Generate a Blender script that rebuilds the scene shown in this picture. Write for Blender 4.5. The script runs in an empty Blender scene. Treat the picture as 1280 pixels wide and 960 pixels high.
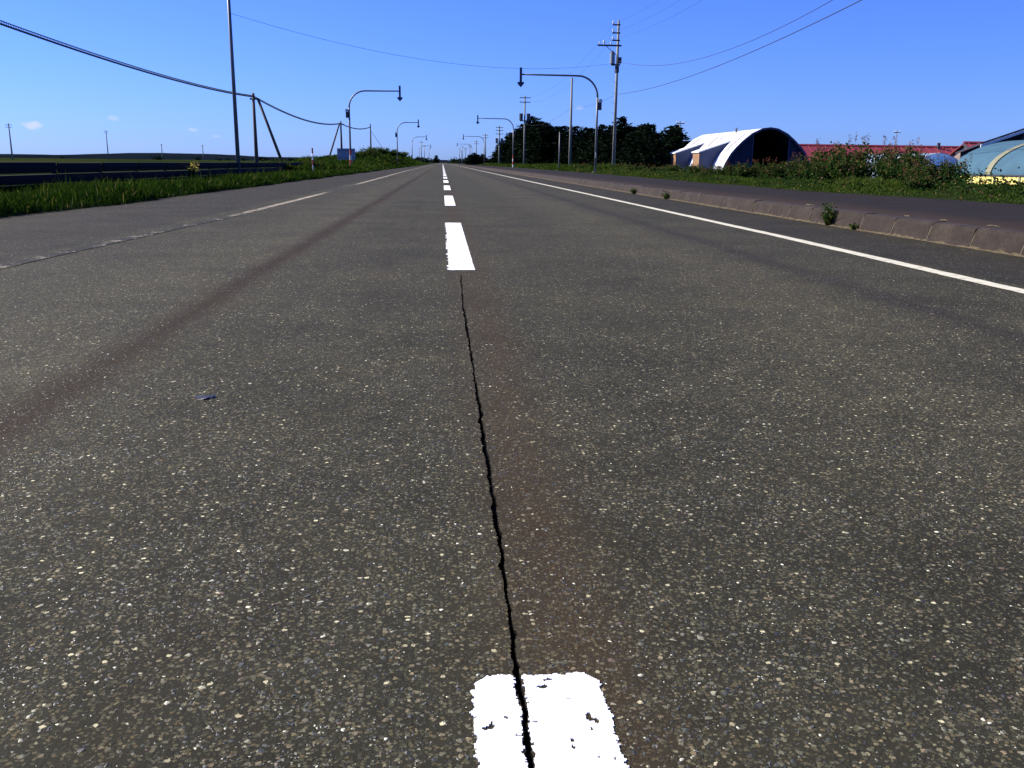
import bpy, math, random
import numpy as np
from mathutils import Matrix, Vector

random.seed(11)
rng = np.random.default_rng(11)
SC = bpy.context.scene
COL = SC.collection

# ------------------------------------------------------------------ camera
def set_camera():
    pitch, yaw, roll = math.radians(13.72), math.radians(4.43), 0.0115
    fw = Vector((math.sin(yaw) * math.cos(pitch), math.cos(yaw) * math.cos(pitch), -math.sin(pitch)))
    r0 = fw.cross(Vector((0, 0, 1))).normalized()
    u0 = r0.cross(fw)
    r = r0 * math.cos(roll) + u0 * math.sin(roll)
    u = u0 * math.cos(roll) - r0 * math.sin(roll)
    cd = bpy.data.cameras.new('camera')
    cd.sensor_width = 36
    cd.lens = 36 * 1130 / 1280
    cd.clip_start = 0.05
    cd.clip_end = 30000
    co = bpy.data.objects.new('camera', cd)
    COL.objects.link(co)
    co.matrix_world = Matrix(((r.x, u.x, -fw.x, 0), (r.y, u.y, -fw.y, 0), (r.z, u.z, -fw.z, .75), (0, 0, 0, 1)))
    SC.camera = co
set_camera()
SC.render.resolution_x, SC.render.resolution_y = 1024, 768

# ------------------------------------------------------------------ light
SUN_EL, SUN_AZ = 36.0, -66.0          # azimuth from the road's direction (+Y), negative = to the left
SKY_STRENGTH = 0.075
SUN_STRENGTH = 4.2
EXPOSURE = 1.35
SKY_TINT = (0.240, 0.388, 1.02, 1)

def set_world():
    w = bpy.data.worlds.new('World')
    SC.world = w
    w.use_nodes = True
    nt = w.node_tree
    nt.nodes.clear()
    N = nt.nodes.new
    L = nt.links.new
    out = N('ShaderNodeOutputWorld')
    bg = N('ShaderNodeBackground')
    bg.inputs['Strength'].default_value = SKY_STRENGTH
    sky = N('ShaderNodeTexSky')
    sky.sky_type = 'NISHITA'
    sky.sun_disc = False
    sky.sun_elevation = math.radians(SUN_EL)
    sky.sun_rotation = math.radians(SUN_AZ)
    sky.altitude = 50
    sky.air_density = 1.0
    sky.dust_density = 0.25
    sky.ozone_density = 2.5
    # the camera's strong blue-violet colour response, the same over the whole sky
    mul = N('ShaderNodeMix'); mul.data_type = 'RGBA'; mul.blend_type = 'MULTIPLY'
    mul.inputs['Factor'].default_value = 1
    mul.inputs[7].default_value = SKY_TINT
    hs = N('ShaderNodeHueSaturation'); hs.inputs['Saturation'].default_value = 1.0
    L(sky.outputs[0], hs.inputs['Color'])
    L(hs.outputs[0], mul.inputs[6])
    # small fair-weather clouds low over the fields
    tc = N('ShaderNodeTexCoord')
    nz = N('ShaderNodeTexNoise'); nz.inputs['Scale'].default_value = 90; nz.inputs['Detail'].default_value = 6
    L(tc.outputs['Generated'], nz.inputs['Vector'])
    col = mul.outputs[2]
    for (x, y, z, rx, rz, amt) in CLOUDS:
        d = Vector((x, y, z)).normalized()
        sub = N('ShaderNodeVectorMath'); sub.operation = 'SUBTRACT'; sub.inputs[1].default_value = d
        L(tc.outputs['Generated'], sub.inputs[0])
        sc_ = N('ShaderNodeVectorMath'); sc_.operation = 'MULTIPLY'; sc_.inputs[1].default_value = (1 / rx, 1 / rx, 1 / rz)
        L(sub.outputs[0], sc_.inputs[0])
        ln = N('ShaderNodeVectorMath'); ln.operation = 'LENGTH'
        L(sc_.outputs[0], ln.inputs[0])
        m1 = N('ShaderNodeMath'); m1.operation = 'MULTIPLY_ADD'; m1.inputs[1].default_value = 2.2; m1.inputs[2].default_value = -1.1
        L(nz.outputs['Fac'], m1.inputs[0])
        m2 = N('ShaderNodeMath'); m2.operation = 'ADD'
        L(ln.outputs['Value'], m2.inputs[0]); L(m1.outputs[0], m2.inputs[1])
        mr = N('ShaderNodeMapRange'); mr.interpolation_type = 'SMOOTHSTEP'
        mr.inputs['From Min'].default_value = 1.0; mr.inputs['From Max'].default_value = 0.2
        mr.inputs['To Min'].default_value = 0; mr.inputs['To Max'].default_value = amt
        L(m2.outputs[0], mr.inputs['Value'])
        mx = N('ShaderNodeMix'); mx.data_type = 'RGBA'
        L(mr.outputs[0], mx.inputs['Factor']); L(col, mx.inputs[6])
        mx.inputs[7].default_value = (3.6, 4.0, 5.2, 1)
        col = mx.outputs[2]
    L(col, bg.inputs['Color'])
    L(bg.outputs[0], out.inputs['Surface'])
CLOUDS = [(-2102, 5000, 165, .0135, .0045, .8), (-1699, 5000, 202, .006, .003, .35), (-1287, 5000, 150, .009, .0028, .45),
          (-1179, 5000, 120, .006, .002, .3), (735, 5000, 291, .007, .0026, .3)]
set_world()

sd = bpy.data.lights.new('sun', 'SUN')
sd.energy = SUN_STRENGTH
sd.angle = math.radians(0.5)
sd.color = (1.0, 0.93, 0.80)
sun = bpy.data.objects.new('sun', sd)
COL.objects.link(sun)
_a, _e = math.radians(SUN_AZ), math.radians(SUN_EL)
sun.rotation_euler = Vector((math.sin(_a) * math.cos(_e), math.cos(_a) * math.cos(_e), math.sin(_e))).to_track_quat('Z', 'Y').to_euler()
sun.location = (-30, 20, 40)
SC.view_settings.view_transform = 'Standard'
SC.view_settings.look = 'None'
SC.view_settings.exposure = EXPOSURE
SC.view_settings.gamma = 1

# ------------------------------------------------------------------ helpers
def link(o, parent=None):
    COL.objects.link(o)
    if parent is not None:
        o.parent = parent
    return o

def tag(o, label=None, cat=None, group=None, kind=None):
    if label: o['label'] = label
    if cat: o['category'] = cat
    if group: o['group'] = group
    if kind: o['kind'] = kind
    return o

def empty(name, loc, label, cat, group=None, rz=0):
    o = bpy.data.objects.new(name, None)
    o.location = loc
    o.rotation_euler = (0, 0, rz)
    o.empty_display_size = .2
    link(o)
    return tag(o, label, cat, group)

def np_mesh(name, verts, faces, mat=None, smooth=False, colors=None, cname='tint'):
    """verts (n,3); faces (m,k) all of k corners; colors (n,3) per vertex."""
    verts = np.asarray(verts, np.float32)
    faces = np.asarray(faces, np.int32)
    me = bpy.data.meshes.new(name)
    n, (m, k) = len(verts), faces.shape
    me.vertices.add(n)
    me.vertices.foreach_set('co', verts.ravel())
    me.loops.add(m * k)
    me.loops.foreach_set('vertex_index', faces.ravel())
    me.polygons.add(m)
    me.polygons.foreach_set('loop_start', np.arange(0, m * k, k, dtype=np.int32))
    me.update(calc_edges=True)
    me.validate()
    me.polygons.foreach_set('use_smooth', np.full(m, smooth, bool))
    if colors is not None:
        at = me.color_attributes.new(cname, 'FLOAT_COLOR', 'POINT')
        c = np.ones((n, 4), np.float32)
        c[:, :3] = colors
        at.data.foreach_set('color', c.ravel())
    if mat: me.materials.append(mat)
    return me

class MB:
    def __init__(s):
        s.v, s.f = [], []
    def box(s, x0, x1, y0, y1, z0, z1):
        b = len(s.v)
        s.v += [(x, y, z) for z in (z0, z1) for y in (y0, y1) for x in (x0, x1)]
        s.f += [tuple(b + i for i in q) for q in ((0, 2, 3, 1), (4, 5, 7, 6), (0, 1, 5, 4), (2, 6, 7, 3), (0, 4, 6, 2), (1, 3, 7, 5))]
        return s
    def tube(s, pts, rad, n=8, cap=True):
        """rad: number or list of radii."""
        pts = [Vector(p) for p in pts]
        R = rad if isinstance(rad, (list, tuple)) else [rad] * len(pts)
        b = len(s.v)
        up = None
        for i, p in enumerate(pts):
            t = (pts[min(i + 1, len(pts) - 1)] - pts[max(i - 1, 0)]).normalized()
            if up is None:
                up = Vector((0, 0, 1)) if abs(t.z) < .9 else Vector((0, 1, 0))
            a = t.cross(up).normalized()
            c = a.cross(t).normalized()
            up = c
            for k in range(n):
                g = 2 * math.pi * k / n
                s.v.append(tuple(p + (a * math.cos(g) + c * math.sin(g)) * R[i]))
        for i in range(len(pts) - 1):
            for k in range(n):
                k2 = (k + 1) % n
                s.f.append((b + i * n + k, b + i * n + k2, b + (i + 1) * n + k2, b + (i + 1) * n + k))
        if cap:
            s.f.append(tuple(b + k for k in range(n - 1, -1, -1)))
            e = b + (len(pts) - 1) * n
            s.f.append(tuple(e + k for k in range(n)))
        return s
    def prism(s, poly, axis, a, c):
        """polygon of 2D points extruded along axis 'x','y' or 'z' from a to c."""
        b, n = len(s.v), len(poly)
        for t in (a, c):
            for (p, q) in poly:
                s.v.append({'x': (t, p, q), 'y': (p, t, q), 'z': (p, q, t)}[axis])
        s.f.append(tuple(b + i for i in range(n)))
        s.f.append(tuple(b + n + i for i in range(n - 1, -1, -1)))
        for i in range(n):
            j = (i + 1) % n
            s.f.append((b + i, b + n + i, b + n + j, b + j))
        return s
    def mesh(s, name, mat, smooth=False):
        me = bpy.data.meshes.new(name)
        me.from_pydata(s.v, [], s.f)
        import bmesh
        bm = bmesh.new(); bm.from_mesh(me)
        bmesh.ops.recalc_face_normals(bm, faces=bm.faces)
        bm.to_mesh(me); bm.free()
        if smooth:
            me.polygons.foreach_set('use_smooth', [len(p.vertices) == 4 for p in me.polygons])
        me.materials.append(mat)
        return me
    def build(s, name, mat, parent=None, smooth=False):
        return link(bpy.data.objects.new(name, s.mesh(name, mat, smooth)), parent)

def copy_tree(o, parent=None):
    c = o.copy()
    COL.objects.link(c)
    c.parent = parent
    for ch in o.children:
        copy_tree(ch, c)
    return c

def sstep(a, b, x):
    t = np.clip((x - a) / (b - a), 0, 1)
    return t * t * (3 - 2 * t)

def wob(y, s=0.):
    return .5 * np.sin(y * .9 + s) + .3 * np.sin(y * 2.3 + 1.7 * s) + .2 * np.sin(y * 5.1 + 2.9 * s + 1)

def edge_left(y):            # where the grass meets the asphalt on the left
    return -5.45 + .12 * wob(y * .55) - .25 * sstep(18, 10, y)

def edge_right(y):           # where the grass meets the pavement on the right
    return np.interp(y, [-60, 10, 14, 20, 30, 45, 66, 120], [9.4, 9.4, 9.2, 8.3, 8.4, 8.9, 9.4, 9.4]) + .16 * wob(y * .8, 2.)

def H(x, y):
    """height of the ground"""
    x = np.asarray(x, float); y = np.asarray(y, float)
    el, er = edge_left(y), edge_right(y)
    near = sstep(1500, 300, np.abs(y))
    und = (.05 * np.sin(x * .7 + y * .31) + .04 * np.sin(x * .33 - y * .9 + 2))
    # left: verge, then field, with a long grassy bank
    bank = np.interp(y, [70, 80, 94, 114, 145, 200, 320, 450], [0, .35, .75, 1.35, 1.75, 1.8, .9, 0])
    prof = sstep(-5.9, -8.6, x) * sstep(-17, -12.5, x)
    zl = .02 + .05 * sstep(0, .25, el - x) - .15 * sstep(.5, 2.5, el - x) + und * sstep(.5, 2, el - x) * near + bank * prof
    zl = zl + (.16 * np.sin(y * .21) + .1 * np.sin(y * .07 + x * .3)) * bank / 2 * prof
    # right: pavement level, verge crest, then lower farm land
    low = sstep(12.6, 17.5, x) * sstep(150, 105, y)
    crest = .10 * sstep(0, 2.2, x - er) * sstep(15, 12, x)
    zr = .12 + .10 * sstep(0, .25, x - er) + crest * sstep(160, 60, y) + und * sstep(.6, 2, x - er) * near - low * .95
    zr = np.where(x < 5.3, -.06, zr)
    z = np.where(x < el, zl, np.where(x > 5.3, zr, -.06))
    return z

# ------------------------------------------------------------------ materials
def nmat(name):
    m = bpy.data.materials.new(name)
    m.use_nodes = True
    nt = m.node_tree
    b = nt.nodes['Principled BSDF']
    return m, nt, b

def node(nt, t, **kw):
    n = nt.nodes.new(t)
    for k, v in kw.items():
        if k in n.inputs: n.inputs[k].default_value = v
        else: setattr(n, k, v)
    return n

def mathn(nt, op, a, b=None, c=None, clamp=False):
    n = nt.nodes.new('ShaderNodeMath'); n.operation = op; n.use_clamp = clamp
    for i, v in enumerate((a, b, c)):
        if v is None: continue
        if isinstance(v, (int, float)): n.inputs[i].default_value = v
        else: nt.links.new(v, n.inputs[i])
    return n.outputs[0]

def mixc(nt, fac, a, b, blend='MIX'):
    n = nt.nodes.new('ShaderNodeMix'); n.data_type = 'RGBA'; n.blend_type = blend
    for i, v in ((0, fac), (6, a), (7, b)):
        if isinstance(v, (int, float)): n.inputs[i].default_value = v
        elif isinstance(v, tuple): n.inputs[i].default_value = v if len(v) == 4 else (*v, 1)
        else: nt.links.new(v, n.inputs[i])
    return n.outputs[2]

def ramp(nt, fac, stops, interp='LINEAR'):
    n = nt.nodes.new('ShaderNodeValToRGB')
    cr = n.color_ramp; cr.interpolation = interp
    while len(cr.elements) < len(stops): cr.elements.new(.5)
    for e, (p, c) in zip(cr.elements, stops):
        e.position = p
        e.color = (*c, 1) if isinstance(c, tuple) else (c, c, c, 1)
    nt.links.new(fac, n.inputs[0])
    return n.outputs[0]

def noise(nt, vec, scale, detail=4, rough=.55, dist=0.):
    n = node(nt, 'ShaderNodeTexNoise', Scale=scale, Detail=detail, Roughness=rough, Distortion=dist)
    if vec is not None: nt.links.new(vec, n.inputs['Vector'])
    return n.outputs['Fac']

def objco(nt):
    return nt.nodes.new('ShaderNodeTexCoord').outputs['Object']

def bump(nt, b, h, strength=.4, dist=.01):
    n = node(nt, 'ShaderNodeBump', Strength=strength, Distance=dist)
    nt.links.new(h, n.inputs['Height'])
    nt.links.new(n.outputs[0], b.inputs['Normal'])

def plain(name, c, rough=.6, metal=0., var=.25, scale=6., bmp=.15, spec=.4, dirt=None, stretch=None):
    """painted or weathered surface: base colour, blotches, streaks, fine relief"""
    m, nt, b = nmat(name)
    v = objco(nt)
    if stretch:
        mp = node(nt, 'ShaderNodeMapping'); mp.inputs['Scale'].default_value = stretch
        nt.links.new(v, mp.inputs[0]); v = mp.outputs[0]
    n1 = noise(nt, v, scale, 6)
    n2 = noise(nt, v, scale * 7, 3)
    f = mathn(nt, 'MULTIPLY_ADD', n2, .35, mathn(nt, 'MULTIPLY', n1, .65))
    d = dirt if dirt else tuple(x * (1 - var) for x in c)
    col = ramp(nt, f, [(.36, d), (.5, c), (.68, tuple(min(1, x * (1 + var * .6)) for x in c))])
    nt.links.new(col, b.inputs['Base Color'])
    b.inputs['Roughness'].default_value = rough
    b.inputs['Metallic'].default_value = metal
    b.inputs['Specular IOR Level'].default_value = spec
    if bmp: bump(nt, b, n2, bmp, .01)
    return m

def leafmat(name, stops, trans=.35, attr='tint', rough=.55):
    """stops on the red channel of the tint attribute; green channel scales"""
    m, nt, b = nmat(name)
    a = node(nt, 'ShaderNodeVertexColor', layer_name=attr)
    sp = node(nt, 'ShaderNodeSeparateColor')
    nt.links.new(a.outputs['Color'], sp.inputs[0])
    c = ramp(nt, sp.outputs[0], stops)
    col = mixc(nt, 1., c, mixc(nt, sp.outputs[1], (.55, .55, .55), (1.3, 1.3, 1.3)), 'MULTIPLY')
    nt.links.new(col, b.inputs['Base Color'])
    b.inputs['Roughness'].default_value = rough
    b.inputs['Specular IOR Level'].default_value = 0.
    tr = node(nt, 'ShaderNodeBsdfTranslucent')
    nt.links.new(mixc(nt, 1., col, (1.1, 1.2, .55), 'MULTIPLY'), tr.inputs['Color'])
    mx = node(nt, 'ShaderNodeMixShader'); mx.inputs[0].default_value = trans
    nt.links.new(b.outputs[0], mx.inputs[1]); nt.links.new(tr.outputs[0], mx.inputs[2])
    nt.links.new(mx.outputs[0], nt.nodes['Material Output'].inputs['Surface'])
    return m

def road_material():
    m, nt, b = nmat('asphalt')
    v = objco(nt)
    sp = node(nt, 'ShaderNodeSeparateXYZ'); nt.links.new(v, sp.inputs[0])
    X, Y = sp.outputs[0], sp.outputs[1]
    big = noise(nt, v, 1.1, 5, .6)
    mid = noise(nt, v, 9, 4, .6)
    fine = noise(nt, v, 420, 2, .6)
    wn = node(nt, 'ShaderNodeTexNoise', Scale=210., Detail=2.)
    nt.links.new(v, wn.inputs['Vector'])
    wv0 = node(nt, 'ShaderNodeVectorMath', operation='MULTIPLY_ADD')
    nt.links.new(wn.outputs['Color'], wv0.inputs[0]); wv0.inputs[1].default_value = (.009, .009, .009); nt.links.new(v, wv0.inputs[2])
    vd = wv0.outputs[0]
    def vor(scale):
        n = node(nt, 'ShaderNodeTexVoronoi', Scale=scale); n.feature = 'F1'; n.voronoi_dimensions = '2D'
        nt.links.new(vd, n.inputs['Vector'])
        s = node(nt, 'ShaderNodeSeparateColor'); nt.links.new(n.outputs['Color'], s.inputs[0])
        return n.outputs['Distance'], s
    d1, c1 = vor(150)
    d2, c2 = vor(85)
    stone = ramp(nt, c1.outputs[1], [(0, (.030, .030, .025)), (.4, (.052, .053, .043)), (.65, (.080, .081, .063)), (.85, (.125, .120, .088)), (.94, (.12, .095, .060)), (1., (.26, .25, .19))])
    k1 = mathn(nt, 'MULTIPLY', ramp(nt, d1, [(.36, 1.), (.52, 0.)]), ramp(nt, c1.outputs[0], [(.22, 0.), (.30, 1.)]))
    k2 = mathn(nt, 'MULTIPLY', ramp(nt, d2, [(.30, 1.), (.40, 0.)]), ramp(nt, c2.outputs[0], [(.84, 0.), (.87, 1.)]))
    bind = mixc(nt, fine, (.012, .012, .010), (.056, .055, .046))
    col = mixc(nt, k1, bind, stone)
    stone2 = ramp(nt, c2.outputs[1], [(0, (.10, .10, .085)), (.6, (.18, .175, .145)), (.86, (.24, .20, .15)), (1., (.80, .78, .62))])
    col = mixc(nt, k2, col, stone2)
    col = mixc(nt, 1., col, (.75, .725, .575), 'MULTIPLY')
    # tone patches
    col = mixc(nt, 1., col, ramp(nt, big, [(.28, (.70, .70, .71)), (.5, (1, .99, .98)), (.74, (1.28, 1.25, 1.20))]), 'MULTIPLY')
    col = mixc(nt, 1., col, ramp(nt, mid, [(.3, .84), (.7, 1.14)]), 'MULTIPLY')
    wp = mathn(nt, 'ADD', mathn(nt, 'ABSOLUTE', mathn(nt, 'SUBTRACT', mathn(nt, 'ABSOLUTE', mathn(nt, 'SUBTRACT', X, .13)), 1.75)), mathn(nt, 'MULTIPLY', mathn(nt, 'SUBTRACT', big, .5), .9))
    col = mixc(nt, 1., col, ramp(nt, wp, [(.25, (1.14, 1.13, 1.12)), (.75, (.93, .93, .93))]), 'MULTIPLY')
    # stains left by tyres and rust-brown dust along the joint
    mp = node(nt, 'ShaderNodeMapping'); mp.inputs['Scale'].default_value = (2.2, .33, 1)
    nt.links.new(v, mp.inputs[0])
    wv = noise(nt, mp.outputs[0], 1.6, 4, .6)
    def band(x0, w, thr0, thr1, wb=.25):
        xx = mathn(nt, 'ADD', X, mathn(nt, 'MULTIPLY', mathn(nt, 'SUBTRACT', wv, .5), wb))
        q = mathn(nt, 'DIVIDE', mathn(nt, 'SUBTRACT', xx, x0), w)
        g = mathn(nt, 'EXPONENT', mathn(nt, 'MULTIPLY', mathn(nt, 'MULTIPLY', q, q), -1.))
        return mathn(nt, 'MULTIPLY', g, ramp(nt, wv, [(thr0, 0.), (thr1, 1.)]))
    b1 = mathn(nt, 'MULTIPLY', band(-1.26, .105, .18, .40, .16), 1.)
    col = mixc(nt, b1, col, mixc(nt, .78, col, (.021, .012, .005)))
    b2 = mathn(nt, 'MULTIPLY', band(.20, .12, .22, .5, .16), .8)
    col = mixc(nt, b2, col, mixc(nt, .5, col, (.044, .025, .012)))
    b3 = mathn(nt, 'MULTIPLY', band(2.62, .12, .15, .42, .12), .8)
    col = mixc(nt, b3, col, mixc(nt, .6, col, (.016, .013, .012)))
    b4 = mathn(nt, 'MULTIPLY', band(-.38, .14, .52, .66, .3), .5)
    col = mixc(nt, b4, col, mixc(nt, .6, col, (.020, .014, .010)))
    # the shoulders were laid separately: darker, more violet-brown
    sh = mathn(nt, 'MAXIMUM', ramp(nt, mathn(nt, 'DIVIDE', X, 10.), [(.378, 0.), (.386, 1.)]), ramp(nt, mathn(nt, 'DIVIDE', X, -10.), [(.318, 0.), (.330, 1.)]))
    col = mixc(nt, mathn(nt, 'MULTIPLY', sh, .8), col, mixc(nt, 1., col, (.66, .64, .70), 'MULTIPLY'))
    nt.links.new(col, b.inputs['Base Color'])
    b.inputs['Roughness'].default_value = .85
    b.inputs['Specular IOR Level'].default_value = .08
    hgt = mathn(nt, 'ADD', mathn(nt, 'MULTIPLY', k1, .5), mathn(nt, 'ADD', mathn(nt, 'MULTIPLY', k2, .6), mathn(nt, 'MULTIPLY', fine, .4)))
    bump(nt, b, hgt, .55, .003)
    return m

def chip_material():
    m, nt, b = nmat('aggregate')
    a = node(nt, 'ShaderNodeVertexColor', layer_name='tint')
    nt.links.new(mixc(nt, 1., a.outputs['Color'], ramp(nt, noise(nt, objco(nt), 700, 2), [(.3, .7), (.7, 1.2)]), 'MULTIPLY'), b.inputs['Base Color'])
    b.inputs['Roughness'].default_value = .5
    b.inputs['Specular IOR Level'].default_value = .5
    return m

def paint_material(name, c, under, t0, t1, scale=14., spec=.05, yramp=None):
    """road paint; where worn through, the asphalt shows"""
    m, nt, b = nmat(name)
    v = objco(nt)
    n1 = noise(nt, v, scale, 6, .68)
    n2 = noise(nt, v, scale * 9, 3, .6)
    f = mathn(nt, 'MULTIPLY_ADD', n2, .45, mathn(nt, 'MULTIPLY', n1, .55))
    if yramp:
        sp = node(nt, 'ShaderNodeSeparateXYZ'); nt.links.new(v, sp.inputs[0])
        f = mathn(nt, 'ADD', f, ramp(nt, mathn(nt, 'DIVIDE', sp.outputs[1], 100.), yramp))
        f = mathn(nt, 'SUBTRACT', f, .5)
    k = ramp(nt, f, [(t0, 0.), (t1, 1.)])
    shade = mixc(nt, 1., c, ramp(nt, n1, [(.3, .86), (.7, 1.05)]), 'MULTIPLY')
    nt.links.new(mixc(nt, k, under, shade), b.inputs['Base Color'])
    b.inputs['Roughness'].default_value = .85
    b.inputs['Specular IOR Level'].default_value = spec
    bump(nt, b, n2, .3, .002)
    return m

def ground_material():
    m, nt, b = nmat('field_ground')
    v = objco(nt)
    n0 = noise(nt, v, .012, 4)
    n1 = noise(nt, v, .5, 6, .65)
    n2 = noise(nt, v, 9, 5, .7)
    c1 = ramp(nt, n1, [(.3, (.010, .017, .006)), (.5, (.015, .024, .008)), (.7, (.023, .031, .012))])
    c2 = ramp(nt, n2, [(.3, .55), (.7, 1.35)])
    col = mixc(nt, 1., c1, c2, 'MULTIPLY')
    col = mixc(nt, ramp(nt, n0, [(.5, 0.), (.62, .6)]), col, (.045, .052, .018))
    nt.links.new(col, b.inputs['Base Color'])
    b.inputs['Roughness'].default_value = .95
    b.inputs['Specular IOR Level'].default_value = 0.
    bump(nt, b, n2, .9, .08)
    return m

def walk_material():
    m, nt, b = nmat('pavement_asphalt')
    v = objco(nt)
    sp = node(nt, 'ShaderNodeSeparateXYZ'); nt.links.new(v, sp.inputs[0])
    n1 = noise(nt, v, 1.2, 6, .65); n2 = noise(nt, v, 160, 3, .7); n3 = noise(nt, v, 6, 5, .7)
    col = mixc(nt, n2, (.010, .009, .0092), (.027, .023, .022))
    col = mixc(nt, 1., col, ramp(nt, n1, [(.3, .78), (.7, 1.2)]), 'MULTIPLY')
    # moss and dust gathered behind the kerb
    q = mathn(nt, 'ADD', mathn(nt, 'DIVIDE', sp.outputs[0], 10.), mathn(nt, 'MULTIPLY', mathn(nt, 'SUBTRACT', n3, .5), .08))
    col = mixc(nt, ramp(nt, q, [(.54, .9), (.64, 0.)]), col, mixc(nt, n3, (.022, .015, .012), (.052, .037, .027)))
    nt.links.new(col, b.inputs['Base Color'])
    b.inputs['Roughness'].default_value = 1.
    b.inputs['Specular IOR Level'].default_value = .05
    bump(nt, b, n2, .5, .004)
    return m

def kerb_material():
    m, nt, b = nmat('kerb_concrete')
    g = node(nt, 'ShaderNodeNewGeometry')
    v = g.outputs['Position']
    n1 = noise(nt, v, 3.2, 6, .7); n2 = noise(nt, v, 40, 4, .7)
    col = ramp(nt, n1, [(.3, (.017, .0125, .0105)), (.5, (.026, .019, .0155)), (.68, (.038, .029, .022)), (.86, (.075, .060, .042))])
    col = mixc(nt, 1., col, ramp(nt, n2, [(.25, .6), (.75, 1.35)]), 'MULTIPLY')
    nt.links.new(col, b.inputs['Base Color'])
    b.inputs['Roughness'].default_value = .9
    b.inputs['Specular IOR Level'].default_value = .2
    bump(nt, b, n2, .5, .006)
    return m

M = dict(
    asphalt=road_material(), chip=chip_material(), ground=ground_material(), walk=walk_material(), kerb=kerb_material(),
    crack=plain('crack_dirt', (.006, .005, .005), .95, bmp=.4, scale=60, spec=.05),
    white=paint_material('centre_paint', (.86, .87, .88), (.10, .10, .10), .27, .33, 30),
    rline=paint_material('edge_paint', (.50, .48, .38), (.085, .082, .075), .36, .46, 10),
    lline=paint_material('worn_edge_paint', (.30, .265, .20), (.030, .029, .027), .47, .53, 3.5,
                         yramp=[(0, .44), (.062, .54), (.068, .42), (.10, .425), (.125, .43), (.14, .50), (.21, .55), (.24, .43), (.30, .44), (.34, .56), (1, .56)]),
    sand=plain('gutter_sand', (.085, .068, .042), .95, var=.5, scale=12, bmp=.5, spec=.1),
    dry=plain('dry_dirt', (.10, .085, .055), .95, var=.5, scale=20, bmp=.5, spec=.1),
    galv=plain('galvanised_steel', (.13, .135, .14), .5, .2, .2, 3),
    concrete=plain('pole_concrete', (.20, .20, .175), .8, 0, .2, 4, stretch=(1, 1, .2)),
    wood=plain('creosoted_wood', (.075, .058, .045), .85, 0, .35, 4, stretch=(3, 3, .3)),
    dark=plain('dark_metal', (.05, .052, .06), .5, .3, .2, 5),
    porcelain=plain('porcelain', (.7, .7, .68), .25, 0, .1, 5, 0),
    cable=plain('cable_sheath', (.02, .02, .022), .5, 0, .2, 5, 0),
    red=plain('red_paint', (.42, .055, .035), .5, 0, .3, 6),
    wpaint=plain('white_paint', (.72, .72, .70), .5, 0, .15, 6),
    fence=plain('fence_paint', (.0045, .0045, .007), .9, 0, .45, 3, .2, spec=.15, dirt=(.007, .006, .005)),
    fpost=plain('fence_post_paint', (.006, .006, .009), .8, 0, .3, 6, spec=.1),
    shedroof=plain('white_roof_sheet', (.74, .76, .80), .45, .1, .12, 1.2, .1),
    shedwall=plain('dormer_shade_blue', (.035, .055, .115), .6, .1, .2, 1.5),  # white dormer sides, their blue shade put into the colour
    shedfront=plain('front_shade_navy', (.012, .019, .045), .7, 0, .3, 1.5, spec=.2),  # navy of the shaded shed front put into the sheet colour
    shedtrim=plain('arch_trim', (.030, .040, .085), .5, .2, .2, 3),
    interior=plain('shade_dark_lining', (.020, .022, .032), .9, 0, .2, 1),  # shade of interiors and open barn walls put into this dark colour
    brown=plain('brown_boards', (.30, .17, .095), .8, 0, .3, 4),
    skyl=plain('skylight_strip', (.22, .17, .20), .4, 0, .2, 4),
    teal=plain('teal_sheet', (.030, .085, .130), .85, .05, .14, 1.5, .1),
    rib=plain('pale_rib', (.17, .165, .10), .6, 0, .2, 4),
    yellow=plain('yellow_wall', (.66, .55, .16), .7, 0, .2, 3, dirt=(.55, .32, .14)),
    redroof=plain('red_roof_sheet', (.20, .030, .036), .55, .05, .22, 1.0),
    wallg=plain('barn_wall', (.18, .145, .13), .8, 0, .25, 2),
    dkroof=plain('dark_roof_sheet', (.035, .032, .045), .5, .1, .25, 2),
    signback=plain('sign_back', (.24, .27, .30), .5, .3, .12, 3),
    bark=plain('bark', (.055, .042, .032), .9, 0, .4, 8, .5),
    hills=plain('far_woods', (.006, .010, .016), 1., 0, .4, .004, 0, 0),
    scrap=plain('tar_scrap', (.012, .012, .018), .45, 0, .3, 60, .4),
    yflower=plain('yellow_petals', (.78, .58, .02), .6, 0, .2, 40, 0),
)
M['grass'] = leafmat('grass', [(0, (.007, .020, .004)), (.45, (.020, .045, .008)), (.8, (.062, .094, .018)), (.93, (.12, .11, .045)), (1, (.22, .17, .08))], .3)
M['leaf'] = leafmat('shrub_leaf', [(0, (.008, .022, .008)), (.5, (.022, .048, .013)), (.8, (.060, .092, .024)), (.92, (.13, .085, .045)), (1, (.24, .12, .075))], .3)
def film(name, c):
    m, nt, b = nmat(name)
    n = noise(nt, objco(nt), 2.5, 5)
    col = mixc(nt, n, tuple(x * .8 for x in c), tuple(min(1, x * 1.15) for x in c))
    nt.links.new(col, b.inputs['Base Color']); b.inputs['Roughness'].default_value = .35
    tr = node(nt, 'ShaderNodeBsdfTranslucent'); nt.links.new(col, tr.inputs['Color'])
    mx = node(nt, 'ShaderNodeMixShader'); mx.inputs[0].default_value = .75
    nt.links.new(b.outputs[0], mx.inputs[1]); nt.links.new(tr.outputs[0], mx.inputs[2])
    nt.links.new(mx.outputs[0], nt.nodes['Material Output'].inputs['Surface'])
    return m
M['pale'] = film('pale_blue_film', (.62, .74, .90))
M['needle'] = leafmat('conifer_needles', [(0, (.004, .008, .006)), (.6, (.008, .015, .009)), (1, (.015, .024, .012))], .1)
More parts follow.
